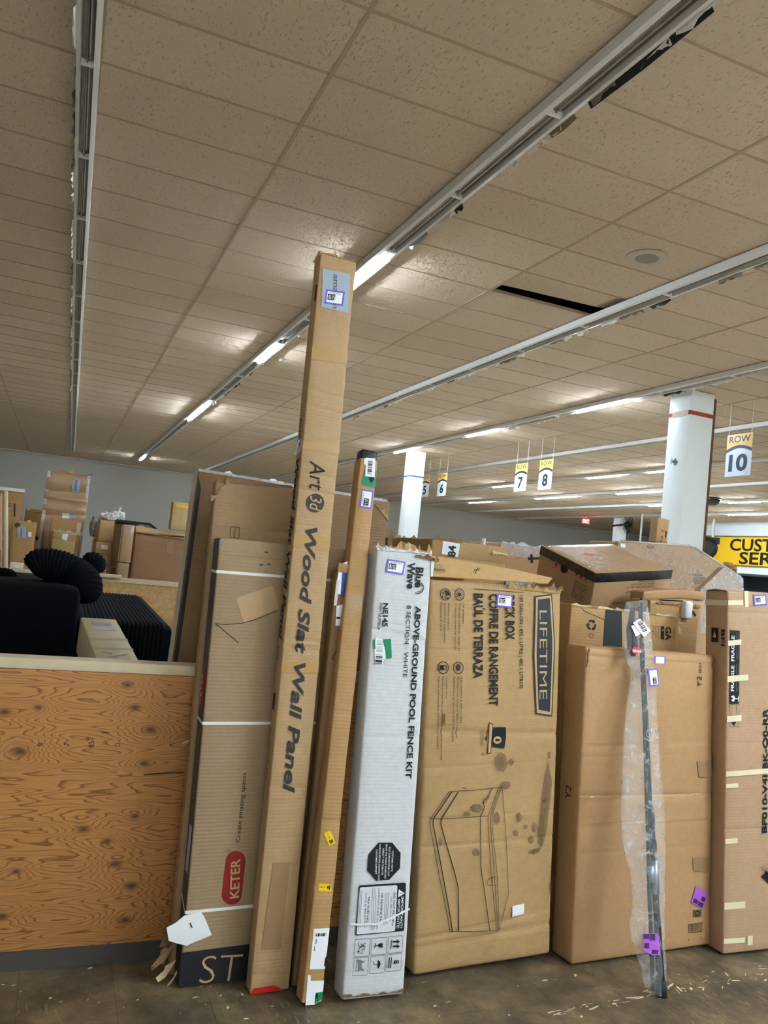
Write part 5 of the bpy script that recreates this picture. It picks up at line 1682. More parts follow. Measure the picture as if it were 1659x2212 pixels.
MB().prism([(-0.004, 0.006, 1.582), (0.62, 0.006, 1.582), (0.62, 0.072, 1.586), (-0.004, 0.072, 1.588)], (0, 0, 0.003)).prism([(-0.004, 0.076, 1.588), (0.62, 0.076, 1.586), (0.62, 0.14, 1.582), (-0.004, 0.14, 1.582)], (0, 0, 0.003)).build('top_flaps', KRAFT_PINK, bf.e)
# ================================================================== bagged fishing rod
base = atz(1428, 2152)
q_top = at(1389, 1392, 2.772)
axv = (q_top - base)
rt = base + axv * 1.13


def onrod(px, py, off=0.0):
    """point where a pixel ray meets the sheet that holds the rods"""
    side = Vector((1, 0.02, 0))
    nrm = axv.cross(side).normalized()
    d = ray(px, py)
    p0 = base + nrm * off
    return EYE + d * ((p0 - EYE).dot(nrm) / d.dot(nrm))


rod = empty('fishing_rod', base, None, 'black two-piece fishing rod in a clear plastic bag leaning on the plain carton', 'fishing rod')
L_ = lambda p: Vector(p) - base
thick = [(1428, 2150), (1427, 2122), (1421, 2010), (1416, 1935), (1412, 1850), (1409, 1790), (1404, 1740), (1400, 1640), (1396, 1540), (1392, 1470), (1388, 1380), (1385, 1293)]
thr = [.0165, .0165, .014, .013, .011, .011, .010, .0085, .0078, .007, .0065, .006]
MB().tube([L_(onrod(*p)) for p in thick], thr, 12).build('butt_section', BLACKP, rod, True)
MB().tube([L_(onrod(1429, 2153)), L_(onrod(1427, 2118))], [.023, .021], 14).build('butt_cap', plain('rubber_black', lin(36, 36, 38), 0.7), rod, True)
MB().tube([L_(onrod(1408, 1792)), L_(onrod(1406, 1772)), L_(onrod(1403, 1745)), L_(onrod(1402, 1736))], [.013, .0165, .0165, .012], 12).build('foam_grip', plain('foam_black', lin(18, 18, 20), 0.9), rod, True)
MB().tube([L_(onrod(1412, 1852)), L_(onrod(1410, 1815))], .0145, 12).build('foam_grip', plain('foam_black', lin(18, 18, 20)), rod, True)
MB().tube([L_(onrod(1416, 1932)), L_(onrod(1412, 1858))], .0165, 12).build('reel_seat', plain('silver_blue', lin(148, 164, 178), 0.3, 0.6), rod, True)
thin = [(1410, 2140), (1407, 2040), (1403, 1935), (1400, 1830), (1396, 1700), (1392, 1580), (1388, 1480), (1384, 1400), (1380, 1310)]
MB().tube([L_(onrod(*p)) - Vector((0, .0, 0)) for p in thin], [.0085, .0085, .008, .0075, .007, .0065, .006, .005, .004], 10).build('tip_section', BLACKP, rod, True)
MB().tube([L_(onrod(1407, 1905)), L_(onrod(1404, 1870))], .017, 10).build('reel_foot_ring', plain('silver_blue', lin(148, 164, 178)), rod, True)
for y in (1455, 1590):
    c_ = L_(onrod(1395 if y > 1500 else 1389, y))
    MB().tube([c_ + Vector((.012 * cos(a), -.014, .014 + .014 * sin(a))) for a in [2 * pi * k / 12 for k in range(13)]], .0015, 5, False).build('line_guide', STEEL, rod)
# bag
LB = [(1352, 1300), (1346, 1325), (1344, 1380), (1350, 1420), (1364, 1448), (1356, 1500), (1348, 1580), (1344, 1660), (1341, 1760), (1342, 1810), (1352, 1855), (1364, 1900), (1366, 1960), (1358, 1995), (1366, 2040), (1384, 2085), (1390, 2125), (1405, 2148)]
RB = [(1398, 1296), (1402, 1325), (1408, 1380), (1412, 1420), (1414, 1448), (1417, 1500), (1422, 1580), (1428, 1660), (1436, 1760), (1438, 1810), (1438, 1855), (1437, 1900), (1436, 1960), (1436, 1995), (1437, 2040), (1439, 2085), (1440, 2125), (1436, 2150)]
nrm = axv.cross(Vector((1, 0.02, 0))).normalized()
if nrm.y > 0:
    nrm = -nrm
rg = random.Random(12)
V, Fc = [], []
na, NR = 20, 54
for i in range(NR + 1):
    t_ = i / NR * (len(LB) - 1)
    k0 = min(int(t_), len(LB) - 2)
    f = t_ - k0
    lp = (LB[k0][0] * (1 - f) + LB[k0 + 1][0] * f, LB[k0][1] * (1 - f) + LB[k0 + 1][1] * f)
    rp = (RB[k0][0] * (1 - f) + RB[k0 + 1][0] * f, RB[k0][1] * (1 - f) + RB[k0 + 1][1] * f)
    l_, r_ = onrod(*lp), onrod(*rp)
    c_, hw = (l_ + r_) / 2, (r_ - l_) / 2
    for j in range(na):
        a = 2 * pi * j / na
        wob = rg.uniform(-.0035, .0035)
        V.append(tuple(c_ + hw * cos(a) + nrm * (0.020 * sin(a) * (0.35 + 0.65 * abs(sin(a)))) + nrm * wob - base))
for i in range(NR):
    for j in range(na):
        Fc.append((i * na + j, i * na + (j + 1) % na, (i + 1) * na + (j + 1) % na, (i + 1) * na + j))
mesh_obj('plastic_bag', V, Fc, FILM, rod, True)


def card(name, pts, m, off, par=rod, lab=None):
    P = [onrod(*p) + nrm * off - base for p in pts]
    o_ = MB().prism(P, nrm * 0.0008).build(name, m, par)
    return o_


KP = crop(1320, 1280, 7.9)
lb = card('barcode_card', [KP(275, 580), KP(500, 510), KP(560, 650), KP(355, 760)], PAPER, 0.024)
lb = card('barcode_card', [KP(300, 530), KP(420, 455), KP(600, 660), KP(485, 770)], PAPER, 0.027)
for k in range(9):
    t_ = k / 9
    a = KP(385 + 105 * t_ - 20, 520 + 175 * t_)
    b = KP(385 + 105 * t_ + 55, 470 + 175 * t_ + 15)
    wd = 1.0 + (k % 3) * .4
    card('barcode_bar', [a, b, (b[0] + wd * .5, b[1] + wd), (a[0] + wd * .5, a[1] + wd)], INK, 0.0285, lb)
ov = card('red_oval_badge', [KP(375 + 78 * cos(2 * pi * k / 20), 993 + 62 * sin(2 * pi * k / 20)) for k in range(20)], plain('badge_red', lin(206, 40, 78), 0.35), 0.022)
vs, fs = text_geo('PENN', 0.02)
x0, x1 = min(v[0] for v in vs), max(v[0] for v in vs)
tv = []
for v in vs:
    fx, fy = (v[0] - x0) / (x1 - x0), v[1] / CAP
    p_ = KP(440 - 135 * fx - 4 * fy, 1005 - 26 * fx * 0 + 42 * (fy - .5) - 14 * (fx - .5))
    tv.append(onrod(*p_) + nrm * 0.0245 - base)
mesh_obj('badge_lettering', tv, fs, INK_WHITE, ov)
MB().tube([L_(onrod(1366, 1320)), L_(onrod(1364, 1360)), L_(onrod(1367, 1400)), L_(onrod(1368, 1418))], [.012, .022, .024, .01], 12).build('reel_pouch', plain('pouch_grey', lin(70, 74, 82), 0.4), rod, True)
for cpx, wx, hx, an, num in ((KP(765, 1160), 17, 24, 92, '5112'), (KP(655, 1455), 38, 21, 84, '5112')):
    ca, sa = cos(D(an)), sin(D(an))
    q = lambda x, y: (cpx[0] + x * wx / 2 * ca - y * hx / 2 * sa, cpx[1] + x * wx / 2 * sa + y * hx / 2 * ca)
    st = card('lot_sticker', [q(-1, -1), q(1, -1), q(1, 1), q(-1, 1)], PURPLE, 0.023)
    card('sticker_panel', [q(-.82, -.76), q(.82, -.76), q(.82, .76), q(-.82, .76)], PAPER, 0.0245, st)
    if wx > 20:
        card('number_block', [q(.0, -.5), q(.74, -.5), q(.74, .2), q(.0, .2)], INK, 0.026, st)
        vs, fs = text_geo(num, 0.02)
        x0, x1 = min(v[0] for v in vs), max(v[0] for v in vs)
        mesh_obj('sticker_number', [onrod(*q(.05 + .65 * (v[0] - x0) / (x1 - x0), .05 - .42 * v[1] / CAP)) + nrm * 0.0275 - base for v in vs], fs, INK_WHITE, st)
KZ = crop(1180, 1800, 3.4635)
pu = card('purple_label', [KZ(690, 735), KZ(805, 740), KZ(822, 895), KZ(760, 900), KZ(692, 860)], LILAC, 0.024)
for x, y, w2, h2 in ((695, 742, 40, 35), (740, 740, 40, 50), (700, 808, 35, 40), (755, 860, 45, 30)):
    card('label_block', [KZ(x, y), KZ(x + w2, y), KZ(x + w2, y + h2), KZ(x, y + h2)], plain('dark_purple_ink', lin(74, 34, 92)), 0.0255, pu)

# ================================================================== cartons behind, right of the middle
def bgc(name, label, xl, xr, yt, Y, d, m, z0=0.0, seed=1, tilt=0.0, yaw=0.0, lean=0.0, group=None, h=None, r=0.008, amp=0.004, creases=(), cat='box', slope=0.12):
    a = at(xl, yt, Y)
    b = at(xr, yt + (xr - xl) * slope, Y)
    w = (b.x - a.x)
    hh = h if h else a.z - z0
    zz = a.z - hh if h else z0
    x = a.x - hh * sin(D(tilt))
    return Carton(name, label, x, Y, yaw, lean, tilt, w, hh, d, m, z0=zz, seed=seed, amp=amp, bulge=0.006, r=r, creases=creases, group=group, step=0.09, cat=cat)


def seam_tape(c, m=TAPE, wid=0.05):
    """tape along the top seam and down the front"""
    w, h, d = c.w, c.h, c.d
    c.quad('seam_tape', [(0.004, d / 2 - wid / 2), (w - 0.004, d / 2 - wid / 2), (w - 0.004, d / 2 + wid / 2), (0.004, d / 2 + wid / 2)], m, 'T', 0.0015, 4, raw=True)


K1 = crop(1080, 1080, 2.8653)
KQ = crop(1160, 1160, 5.53)
# carton with recycling mark and black panel
ga = Carton('recycling_mark_carton', 'carton with a black recycling mark and black panel behind the plain carton', 2.198, 3.03, -2.5, 1.0, 0, 0.60, 1.452, 0.13, KRAFT, seed=111, amp=0.003, bulge=0.004, step=0.05, cor={'FTR': (0, 0, -0.012), 'BTR': (0, 0, -0.012)})
KG = crop(1360, 1150, 5.548)
ga.quad('black_printed_panel', [KQ(818, 842), KQ(1010, 855), KQ(1012, 1300), KQ(780, 1300)], plain('panel_black', lin(38, 44, 44), 0.55), n=6)
c0 = KQ(648, 1046)
for k in range(3):
    a0 = k * 120 - 90
    P = [(c0[0] + 8.2 * cos(D(a0 + da)), c0[1] + 9.6 * sin(D(a0 + da))) for da in (-42, -28, -8, 12, 28)]
    ga.line('recycling_arrow', P, 0.010, INK)
    e0, e1 = P[-1], (c0[0] + 8.2 * cos(D(a0 + 62)), c0[1] + 9.6 * sin(D(a0 + 62)))
    nx_, ny_ = cos(D(a0 + 30)), sin(D(a0 + 30))
    ga.poly('recycling_arrowhead', [(e0[0] + nx_ * 5, e0[1] + ny_ * 5), e1, (e0[0] - nx_ * 5, e0[1] - ny_ * 5)], INK)
ga.disc('round_mark', KQ(645, 1172), 4.5, 5, INK, ring=0.002)
ga.text('GA', KG(430, 1105), KG(428, 1270), 14, INK, bold=0.04)
ga.quad('caption_block', [KG(375, 1100), KG(415, 1102), KG(412, 1260), KG(372, 1258)], INK, n=2)
ga.text('V', KG(384, 1135), KG(384, 1155), 5, INK_WHITE, eps=0.0026)
ga.text('Support', KG(308, 1100), KG(304, 1240), 4.2, INK_SOFT)
ga.text('Weight', KG(280, 1095), KG(276, 1200), 3.2, INK_SOFT)
ga.text('Cushion', KG(530, 1110), KG(526, 1230), 3.4, INK_SOFT)
ga.line('rule', [KG(345, 1098), KG(340, 1245)], 0.002, INK_SOFT)
ga.torn('torn_top_edge', (0.0, 0.0, 1.446), (0.60, 0.0, 1.435), (0, -0.2, 1), 0.015, TEAR, 26, 41, lo=0.05)
ga.torn('torn_side_edge', (0.60, 0.0, 1.43), (0.602, 0.0, 1.36), (1, -0.1, -0.3), 0.035, TEAR, 8, 42, lo=0.1)
ga.line('fold_crease', [KQ(530, 840), KQ(560, 880), KQ(680, 930), KQ(790, 975), KQ(870, 1010), KQ(990, 1050)], 0.003, INK_SOFT)
# torn carton with a white foam corner
tc_ = bgc('torn_carton_with_foam', 'torn carton with a white foam corner poking out, left of the right-edge carton', 1405, 1512, 1296, 3.22, 0.15, KRAFT, seed=113, slope=0.06)
tc_.torn('torn_slit_flap', (0.03, -0.004, tc_.h - 0.012), (tc_.w, -0.004, tc_.h - 0.016), (0, -0.5, 1), 0.022, KRAFT, 16, 43, lo=0.3)
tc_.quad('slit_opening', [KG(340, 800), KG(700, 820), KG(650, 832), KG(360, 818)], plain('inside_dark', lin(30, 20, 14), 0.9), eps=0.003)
V, Fc = rbox(0.05, 0.05, 0.09, 0.012)
o = mesh_obj('foam_corner', V, Fc, FOAM, tc_.e, True)
u, v = tc_.uv(*KG(605, 1025))
o.location = (u, -0.035, v)
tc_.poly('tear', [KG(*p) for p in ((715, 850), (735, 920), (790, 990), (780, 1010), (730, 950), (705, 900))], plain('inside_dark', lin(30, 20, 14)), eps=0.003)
# low carton further back with domed lid
lc = bgc('domed_lid_carton', 'carton with a bowed pale lid behind the torn carton', 1390, 1520, 1286, 3.39, 0.10, KRAFT_PINK, seed=115, slope=0.12)
V, Fc = rbox(lc.w + 0.01, lc.d + 0.01, 0.05, 0.01, lambda p: Vector((p.x, p.y, p.z + 0.035 * sin(pi * min(1, max(0, p.x / lc.w)) * 0.6))))
o = mesh_obj('lid', V, Fc, KRAFT_Y2, lc.e, True)
o.location = (-0.005, -0.005, lc.h - 0.03)
tag(lc.e, 'carton with a bowed pale lid behind the torn carton', 'box')
# tilted carton with black tape
bt = Carton('black_taped_carton', 'tilted carton with wide black tape along its upside-down printed edges', 2.725, 3.666, 5.8, -15.7, -7.4, 0.549, 0.537, 0.498, KRAFT_WRAP, z0=1.1, seed=117, amp=0.002, bulge=0.003, step=0.06)
bt.quad('black_tape', [(0.0, 0.537), (0.549, 0.537), (0.549, 0.484), (0.0, 0.484)], TAPE_BLK, 'F', 0.0012, 8, raw=True)
bt.quad('black_tape', [(0.0, 0.537), (0.498, 0.537), (0.498, 0.484), (0.0, 0.484)], TAPE_BLK, 'L', 0.0012, 8, raw=True)
bt.quad('stretch_wrap', [(0.02, 0.02), (0.3, 0.02), (0.3, 0.48), (0.02, 0.48)], WRAP, 'T', 0.003, 8, raw=True)
for s_, a, b, cp in (('MADE IN VIETNAM', (1400, 505), (1215, 515), 3.6), ('PRODUCT DIM: 24 x 31', (1395, 540), (1125, 555), 3.2), ('CARTON DIM: 26 x 35', (1385, 575), (1065, 590), 3.2), ('70 LBS', (1140, 640), (1062, 648), 3.2), ('X STORAGE', (1010, 772), (895, 780), 3.2)):
    bt.text(s_, KQ(*a), KQ(*b), cp, INK_SOFT)
fr_ = bt.line('red_handling_frame', [KQ(455, 355), KQ(635, 450), KQ(608, 548), KQ(432, 455), KQ(455, 355)], 0.003, INK_PINK, 'L')
for k, (x, y) in enumerate(((475, 440), (530, 470), (585, 500))):
    bt.disc('red_handling_mark', KQ(x, y + 5), 4.5, 4, INK_RED, 'L', parent=fr_, n=(3, 5, 3)[k])
bt.disc('no_hook_ring', KQ(231, 331), 5, 7.5, INK_PINK, 'L', ring=0.003)
bt.disc('no_hook_mark', KQ(231, 331), 2.4, 4, INK_RED, 'L')
bt.poly('black_maker_mark', [KQ(*p) for p in ((285, 345), (300, 325), (330, 330), (345, 350), (375, 355), (365, 390), (372, 410), (345, 430), (320, 425), (300, 430), (283, 395))], INK, 'L')
for k, (s_, y) in enumerate((('MADE IN VIETNAM', 590), ('PRODUCT DIM', 625), ('CARTON DIM', 655), ('CUFT: 10.9', 690), ('QUANTITY PER CTN', 725), ('COLOR: YELLOW', 760))):
    bt.text(s_, KQ(605 - 9 * k, y - 8), KQ(605 - 9 * k - 150, y - 78), 3.4, INK_SOFT, 'L', flip=True)
bt.tape([KQ(560, 195), KQ(690, 210), KQ(685, 232), KQ(560, 215)], plain('red_wrap_label', lin(222, 96, 84), 0.4), 'T', name='red_label', eps=0.004)
# what it rests on
s1 = bgc('low_support_carton', 'brown carton underneath the tilted black-taped carton', 1262, 1440, 1452, 3.56, 0.55, KRAFT_DARK, seed=118, slope=0.1, h=None)
s1c = s1
# wrapped cut-corner carton
fy = 4.75
FP = [at(px, py, fy) for px, py in ((1335, 1172), (1340, 1169), (1490, 1179), (1500, 1182), (1600, 1246), (1601, 1275))]
x0f = FP[0].x
fr = empty('wrapped_cut_corner_carton', (x0f, fy, 0), None, 'large shrink-wrapped carton with one sloping corner below the nearest column', 'box')
poly = [(0, 0, 0)] + [(p.x - x0f, 0, p.z) for p in FP] + [(FP[-1].x - x0f, 0, 0)]
mb = MB().prism(poly, (0, 0.35, 0))
mb.build('carton_body', KRAFT_WRAP, fr)
mb2 = MB().prism([(p[0], -0.004, p[2] + 0.003) for p in poly[1:-1]] + [(p[0], -0.004, p[2] - 0.95) for p in reversed(poly[1:-1])], (0, 0.003, 0))
mb2.build('stretch_wrap', WRAP, fr)
for a, b in zip(poly[1:-2], poly[2:-1]):
    MB().tube([(a[0], 0.0, a[2]), (b[0], 0.0, b[2])], 0.008, 6).build('wrapped_edge', plain('cloudy_wrap', lin(196, 186, 174), 0.25), fr, True)


def fr_text(s_, a, b, cap, m):
    A, B_ = at(a[0], a[1], fy), at(b[0], b[1], fy)
    vs, fs = text_geo(s_)
    x0, x1 = min(v[0] for v in vs), max(v[0] for v in vs)
    t_ = (B_ - A)
    u_ = Vector((-t_.z, 0, t_.x)).normalized()
    mesh_obj('printed_text', [A + t_ * ((v[0] - x0) / (x1 - x0)) + u_ * (v[1] / CAP * cap) + Vector((-x0f, -fy - 0.002, 0)) for v in vs], fs, m, fr)


fr_text('FRONT', KG(205, 195), KG(290, 200), 0.022, INK_SOFT)
for s_, x, y, l in (('PO:T2809', 765, 520, 105), ('CUSTOMER PO:', 765, 555, 150), ('ITEM NO:', 762, 585, 140), ('DESCRIPTION:', 762, 612, 135), ('COLOR:', 752, 672, 75)):
    fr_text(s_, KG(x, y), KG(x + l, y + 10), 0.014, INK)
p = at(1347, 1177, fy)
MB().box((p.x - x0f - .03, -0.006, p.z - .02), (p.x - x0f + .012, -0.003, p.z + .008)).build('white_label', PAPER, fr)
# wrapped corner poking up at its right
wc = empty('wrapped_corner_carton', (at(1545, 1290, 4.2).x, 4.2, 0), None, 'carton corner in crinkled clear wrap behind the right-edge carton', 'box')
xw = wc.location.x
PW = [at(px, py, 4.2) for px, py in ((1512, 1275), (1563, 1226), (1604, 1250), (1606, 1300))]
mb = MB().prism([(PW[0].x - xw, 0, 0)] + [(p.x - xw, 0, p.z) for p in PW] + [(PW[-1].x - xw, 0, 0)], (0, 0.05, 0))
mb.build('carton_body', KRAFT_WRAP, wc)
MB().prism([(p.x - xw, -0.006, p.z + .004) for p in PW] + [(PW[-1].x - xw, -.006, 1.3), (PW[0].x - xw, -.006, 1.3)], (0, 0.002, 0)).build('crinkled_wrap', film('crinkled_wrap', 0.22, 0.5), wc)
for px, ln, lab in ((1573, 1.0, 'taller cardboard tube sticking up in front of the yellow sign'), (1586, 0.9, 'shorter cardboard tube sticking up beside a taller one')):
    top = at(px, 1216 if ln == 1.0 else 1224, 5.6)
    t = empty('cardboard_tube', (top.x, 5.6, 0), None, lab, 'tube', 'cardboard tubes')
    MB().tube([(0, 0, 0), (0, 0, top.z)], 0.042 if ln == 1 else 0.025, 14).build('tube_wall', KRAFT_DARK, t, True)
    MB().lathe((0, 0, top.z - 0.02), [(0.043 if ln == 1 else .026, 0), (0.045 if ln == 1 else .028, 0.01), (0.038 if ln == 1 else .02, 0.024)], 14).build('end_cap', KRAFT, t)
# small upright carton on top of the wrapped one
zt_ = FP[1].z + 0.001
us = Carton('small_upright_carton', 'small wrapped upright carton standing in front of the nearest column', at(1410, 1172, 4.85).x, 4.82, 6, 0, 2.2, 0.125, 0.19, 0.07, KRAFT, z0=at(1413, 1174, fy).z + 0.012, seed=121, amp=0.001, bulge=0.002, step=0.05)
us.text('ls', (0.065, 0.01), (0.065, 0.06), 0.024, INK, raw=True)
us.text('7', (0.07, 0.085), (0.07, 0.105), 0.022, INK, raw=True)
us.quad('caption_block', [(0.09, 0.05), (0.105, 0.05), (0.105, 0.1), (0.09, 0.1)], INK, n=1, raw=True)
us.quad('stretch_wrap', [(0, 0), (0.07, 0), (0.07, 0.19), (0, 0.19)], film('crinkled_wrap_b', 0.15, 0.3), 'L', 0.002, 4, raw=True)

# middle background: carton with the 84 sheet and neighbours
n84 = bgc('numbered_carton', 'large brown carton with a taped paper sheet numbered 84', 934, 1097, 1163, 4.15, 0.6, KRAFT, seed=131, slope=0.085, creases=((1.62, 0.003, 0.01),), yaw=0)
sh = n84.quad('paper_sheet', [KX(597, 135), KX(772, 165), KX(752, 303), KX(585, 268)], PAPER, eps=0.004)
n84.text('84', KX(648, 290), KX(722, 180), 14, INK, bold=0.03, eps=0.006, parent=sh) if False else n84.text('84', KX(720, 300), KX(728, 185), 17, INK, bold=0.03, eps=0.006, parent=sh)
n84.torn('torn_top_edge', (0.0, 0, n84.h - .004), (n84.w * .4, 0, n84.h - .004), (0, 0, 1), 0.03, KRAFT_DARK, 14, 51, lo=0.02)
n84.torn('torn_corner', (n84.w - .1, -.004, n84.h - .03), (n84.w, -.004, n84.h - .04), (0, -.4, -.6), 0.03, TEAR, 8, 52)
seam_tape(n84)
dk = bgc('shaded_side_stand_in', 'dark carton standing in for the shaded left side of the numbered carton', 838, 960, 1157, 4.95, 0.5, KRAFT_DARK, seed=132, slope=0.09)  # extra carton; its dark colour stands in for the numbered carton's shaded side
dk.torn('torn_top_edge', (0.05, 0, dk.h - .004), (dk.w * .9, 0, dk.h - .004), (0, 0, 1), 0.03, KRAFT, 18, 53, lo=0.0)
seam_tape(dk)
cp_ = empty('white_capped_bottle_top', at(1044, 1172, 5.4), None, 'small white cap peeping over the numbered carton', 'bottle')
cp_.location.z = 0
zc_ = at(1044, 1163, 5.4).z
MB().lathe((0, 0, 0), [(0.06, 0), (0.06, zc_ - 0.12), (0.014, zc_ - 0.06)], 14).build('body', FOAM, cp_, True)
MB().lathe((0, 0, 0), [(0.018, zc_ - 0.06), (0.018, zc_)], 12).build('cap', FIX_WHITE, cp_)
wr = bgc('clouded_wrap_carton', 'pale carton under cloudy stretch wrap left of the black-taped carton', 1082, 1192, 1172, 6.4, 0.6, KRAFT_WRAP, seed=133, slope=0.03)
wr.quad('cloudy_wrap', [(0, wr.h), (wr.w, wr.h), (wr.w, wr.h - 0.3), (0, wr.h - 0.3)], film('cloudy_wrap_film', 0.3, 0.4), 'F', 0.006, 6, raw=True)
wr.torn('bunched_wrap', (0.02, 0, wr.h - .01), (wr.w, 0, wr.h - .01), (0, 0, 1), 0.04, FROST, 16, 54, lo=0.2)
cr = bgc('black_cross_taped_carton', 'pale carton with black tape crossing over its front', 1092, 1176, 1198, 5.6, 0.4, KRAFT_Y2, seed=134, slope=0.02)
cr.quad('black_tape', [KX(1490, 272), KX(1516, 272), KX(1522, 360), KX(1498, 360)], TAPE_BLK, eps=0.003)
cr.quad('black_tape', [KX(1468, 305), KX(1600, 300), KX(1600, 322), KX(1468, 328)], TAPE_BLK, eps=0.004)
cr.text('GLASS', KX(1340, 318), KX(1392, 312), 2.2, INK_SOFT, eps=0.004)
pb = bgc('bottle_pack', 'clear wrapped pack of bottles under the black-cross carton', 1096, 1165, 1220, 4.9, 0.2, plain('dim_blue_glass', lin(96, 110, 136), 0.2), seed=135, slope=0.03, h=0.3, cat='bottle pack')
pb.quad('clear_wrap', [(0, 0.3), (pb.w, 0.3), (pb.w, 0), (0, 0)], film('bottle_wrap', 0.3), 'F', 0.006, 4, raw=True)
pbs = bgc('plain_support_carton', 'brown carton under the wrapped bottle pack', 1092, 1170, 1330, 4.88, 0.3, KRAFT_DARK, seed=136, slope=0.05)
dz = pb.o.z - pbs.h
pb.e.location.z = pbs.h + 0.002

# ================================================================== sofa section behind the barrier
sf = empty('sofa_section', (at(60, 1300, 4.35).x, 4.35, 0), None, 'black corduroy sofa section behind the plywood barrier', 'sofa')
xs_ = sf.location.x


def ribbed(w, d, h, r, rib, amp):
    def wp(p):
        k = sin(2 * pi * p.x / rib)
        inside = min(1, max(0, (h - p.z) / 0.02))
        q_ = Vector(p)
        if p.z > h - r * 1.2:
            q_.z += amp * k
        if p.y < r * 1.2:
            q_.y -= amp * k
        return q_
    return rbox(w, d, h, r, wp, rib / 8, 0.15, 0.12)


xa, xb_ = at(158, 1340, 4.35).x, at(368, 1352, 4.35).x
zr = at(260, 1345, 4.35).z
V, Fc = ribbed(xb_ - xa + 0.02, 1.75, zr - 0.02, 0.05, 0.022, 0.003)
o = mesh_obj('chaise_block', V, Fc, CORD, sf, True)
o.location = (xa - xs_, 0, 0.02)
o.rotation_euler = (D(1.0), 0, 0)
xl_ = at(-60, 1250, 4.25).x
zl_ = at(60, 1262, 4.25).z
V, Fc = rbox(xa - xl_ + 0.02, 1.0, zl_ - 0.02, 0.05, None, 0.1, 0.1, 0.1)
o = mesh_obj('arm_block', V, Fc, CORD, sf, True)
o.location = (xl_ - xs_, -0.06, 0.02)


def bolster(name, label, pts, rad, nrib, z_=None):
    t = empty(name, pts[0], None, label, 'cushion', 'corduroy cushions on the sofa section')
    # smooth path
    P = [Vector(p) for p in pts]
    S_ = []
    nn = nrib * 8
    for k in range(nn + 1):
        tt = k / nn * (len(P) - 1)
        i = min(int(tt), len(P) - 2)
        f = tt - i
        p0, p1, p2, p3 = P[max(i - 1, 0)], P[i], P[i + 1], P[min(i + 2, len(P) - 1)]
        S_.append(0.5 * ((2 * p1) + (p2 - p0) * f + (2 * p0 - 5 * p1 + 4 * p2 - p3) * f * f + (3 * p1 - p0 - 3 * p2 + p3) * f ** 3))
    R_ = []
    for k in range(nn + 1):
        e = min(k, nn - k) / nn * nrib
        cap_ = max(0.0, 1 - (1 - min(1, e / 5)) ** 2) ** 0.5
        R_.append(max(0.012, rad * cap_ * (1 + 0.035 * sin(2 * pi * k / 8))))
    MB().tube([p - P[0] for p in S_], R_, 20).build('cover', CORD, t, True)
    return t


Yb = 4.62
pts = [at(68, 1235, Yb), at(88, 1222, Yb), at(122, 1224, Yb), at(158, 1238, Yb), at(182, 1262, Yb - .05), at(190, 1300, Yb - .1)]
bolster('bolster_cushion', 'large bent black corduroy bolster lying on the sofa section', pts, 0.09, 26)
pts = [at(186, 1222, 5.0), at(196, 1216, 5.0), at(206, 1222, 5.0), at(211, 1240, 5.0)]
bolster('bolster_cushion', 'small rounded end of a black bolster behind the large one', pts, 0.066, 11)
pts = [at(-40, 1256, 4.8), at(0, 1250, 4.8), at(35, 1256, 4.8)]
bolster('bolster_cushion', 'low black cushion at the left edge on the sofa arm', pts, 0.06, 14)

# pale carton lying across in front of the sofa
A, B_ = at(174, 1331, 4.22), at(246, 1335, 4.22)
c1, c2 = at(214, 1440, 3.28), at(321, 1440, 3.28)
wA = B_.x - A.x
yawp = math.degrees(math.atan2((c1.x - A.x), (4.22 - 3.28)))
pc = Carton('pale_long_carton', 'pale long carton lying between sofa section and plywood barrier', c1.x, 3.24, yawp, 0, 0, wA + 0.01, 0.17, 0.97, KRAFT_PALE, z0=0, seed=141, amp=0.001, bulge=0.002, step=0.08)
zt_ = (A.z + c1.z) / 2 - 0.01
slp = math.atan2(A.z - c1.z, 0.97)
pc.e.location.z = c1.z - 0.17
pc.e.rotation_euler.rotate_axis('X', slp)
pc.o = Vector(pc.e.location)
bpy.context.view_layer.update()
pc.M = pc.e.matrix_world.to_3x3()
pc.quad('grey_label', [(0.04, 0.80), (0.13, 0.80), (0.13, 0.86), (0.04, 0.86)], GREYLAB, 'T', 0.0015, 2, raw=True)
pc.quad('blue_edge_label', [(0.04, 0.70), (0.14, 0.70), (0.14, 0.76), (0.04, 0.76)], plain('bluish_label', lin(196, 204, 224), 0.4), 'T', 0.0015, 2, raw=True)
pc.text('CONTENTS', (0.06, 0.18), (0.14, 0.24), 0.02, INK_SOFT, 'T', raw=True)
pc.text('CARE', (0.03, 0.26), (0.07, 0.24), 0.018, INK_SOFT, 'T', raw=True)
pc.quad('seam_tape', [(0.0, 0.5), (pc.w, 0.5), (pc.w, 0.54), (0, 0.54)], plain('pale_tape', lin(196, 182, 146), 0.3), 'T', 0.001, 3, raw=True)
pc.quad('seam_tape', [(0.0, 0.33), (pc.w, 0.33), (pc.w, 0.36), (0, 0.36)], plain('pale_tape', lin(196, 182, 146)), 'T', 0.001, 3, raw=True)
pc.quad('seam_line', [(0.45, 0.0), (0.455, 0.0), (0.455, 0.16), (0.45, 0.16)], INK_SOFT, 'L', 0.001, 2, raw=True)
pc.quad('seam_line', [(0.62, 0.05), (0.625, 0.05), (0.625, 0.12), (0.62, 0.12)], INK_SOFT, 'L', 0.001, 2, raw=True)
# crate that carries it
sx = pc.e.location
Carton('plain_pallet_carton', 'plain brown carton under the pale long carton behind the barrier', c1.x - 0.10, 3.3, 0, 0, 0, 0.30, pc.e.location.z - 0.004, 0.55, KRAFT_DARK, seed=142, step=0.1)

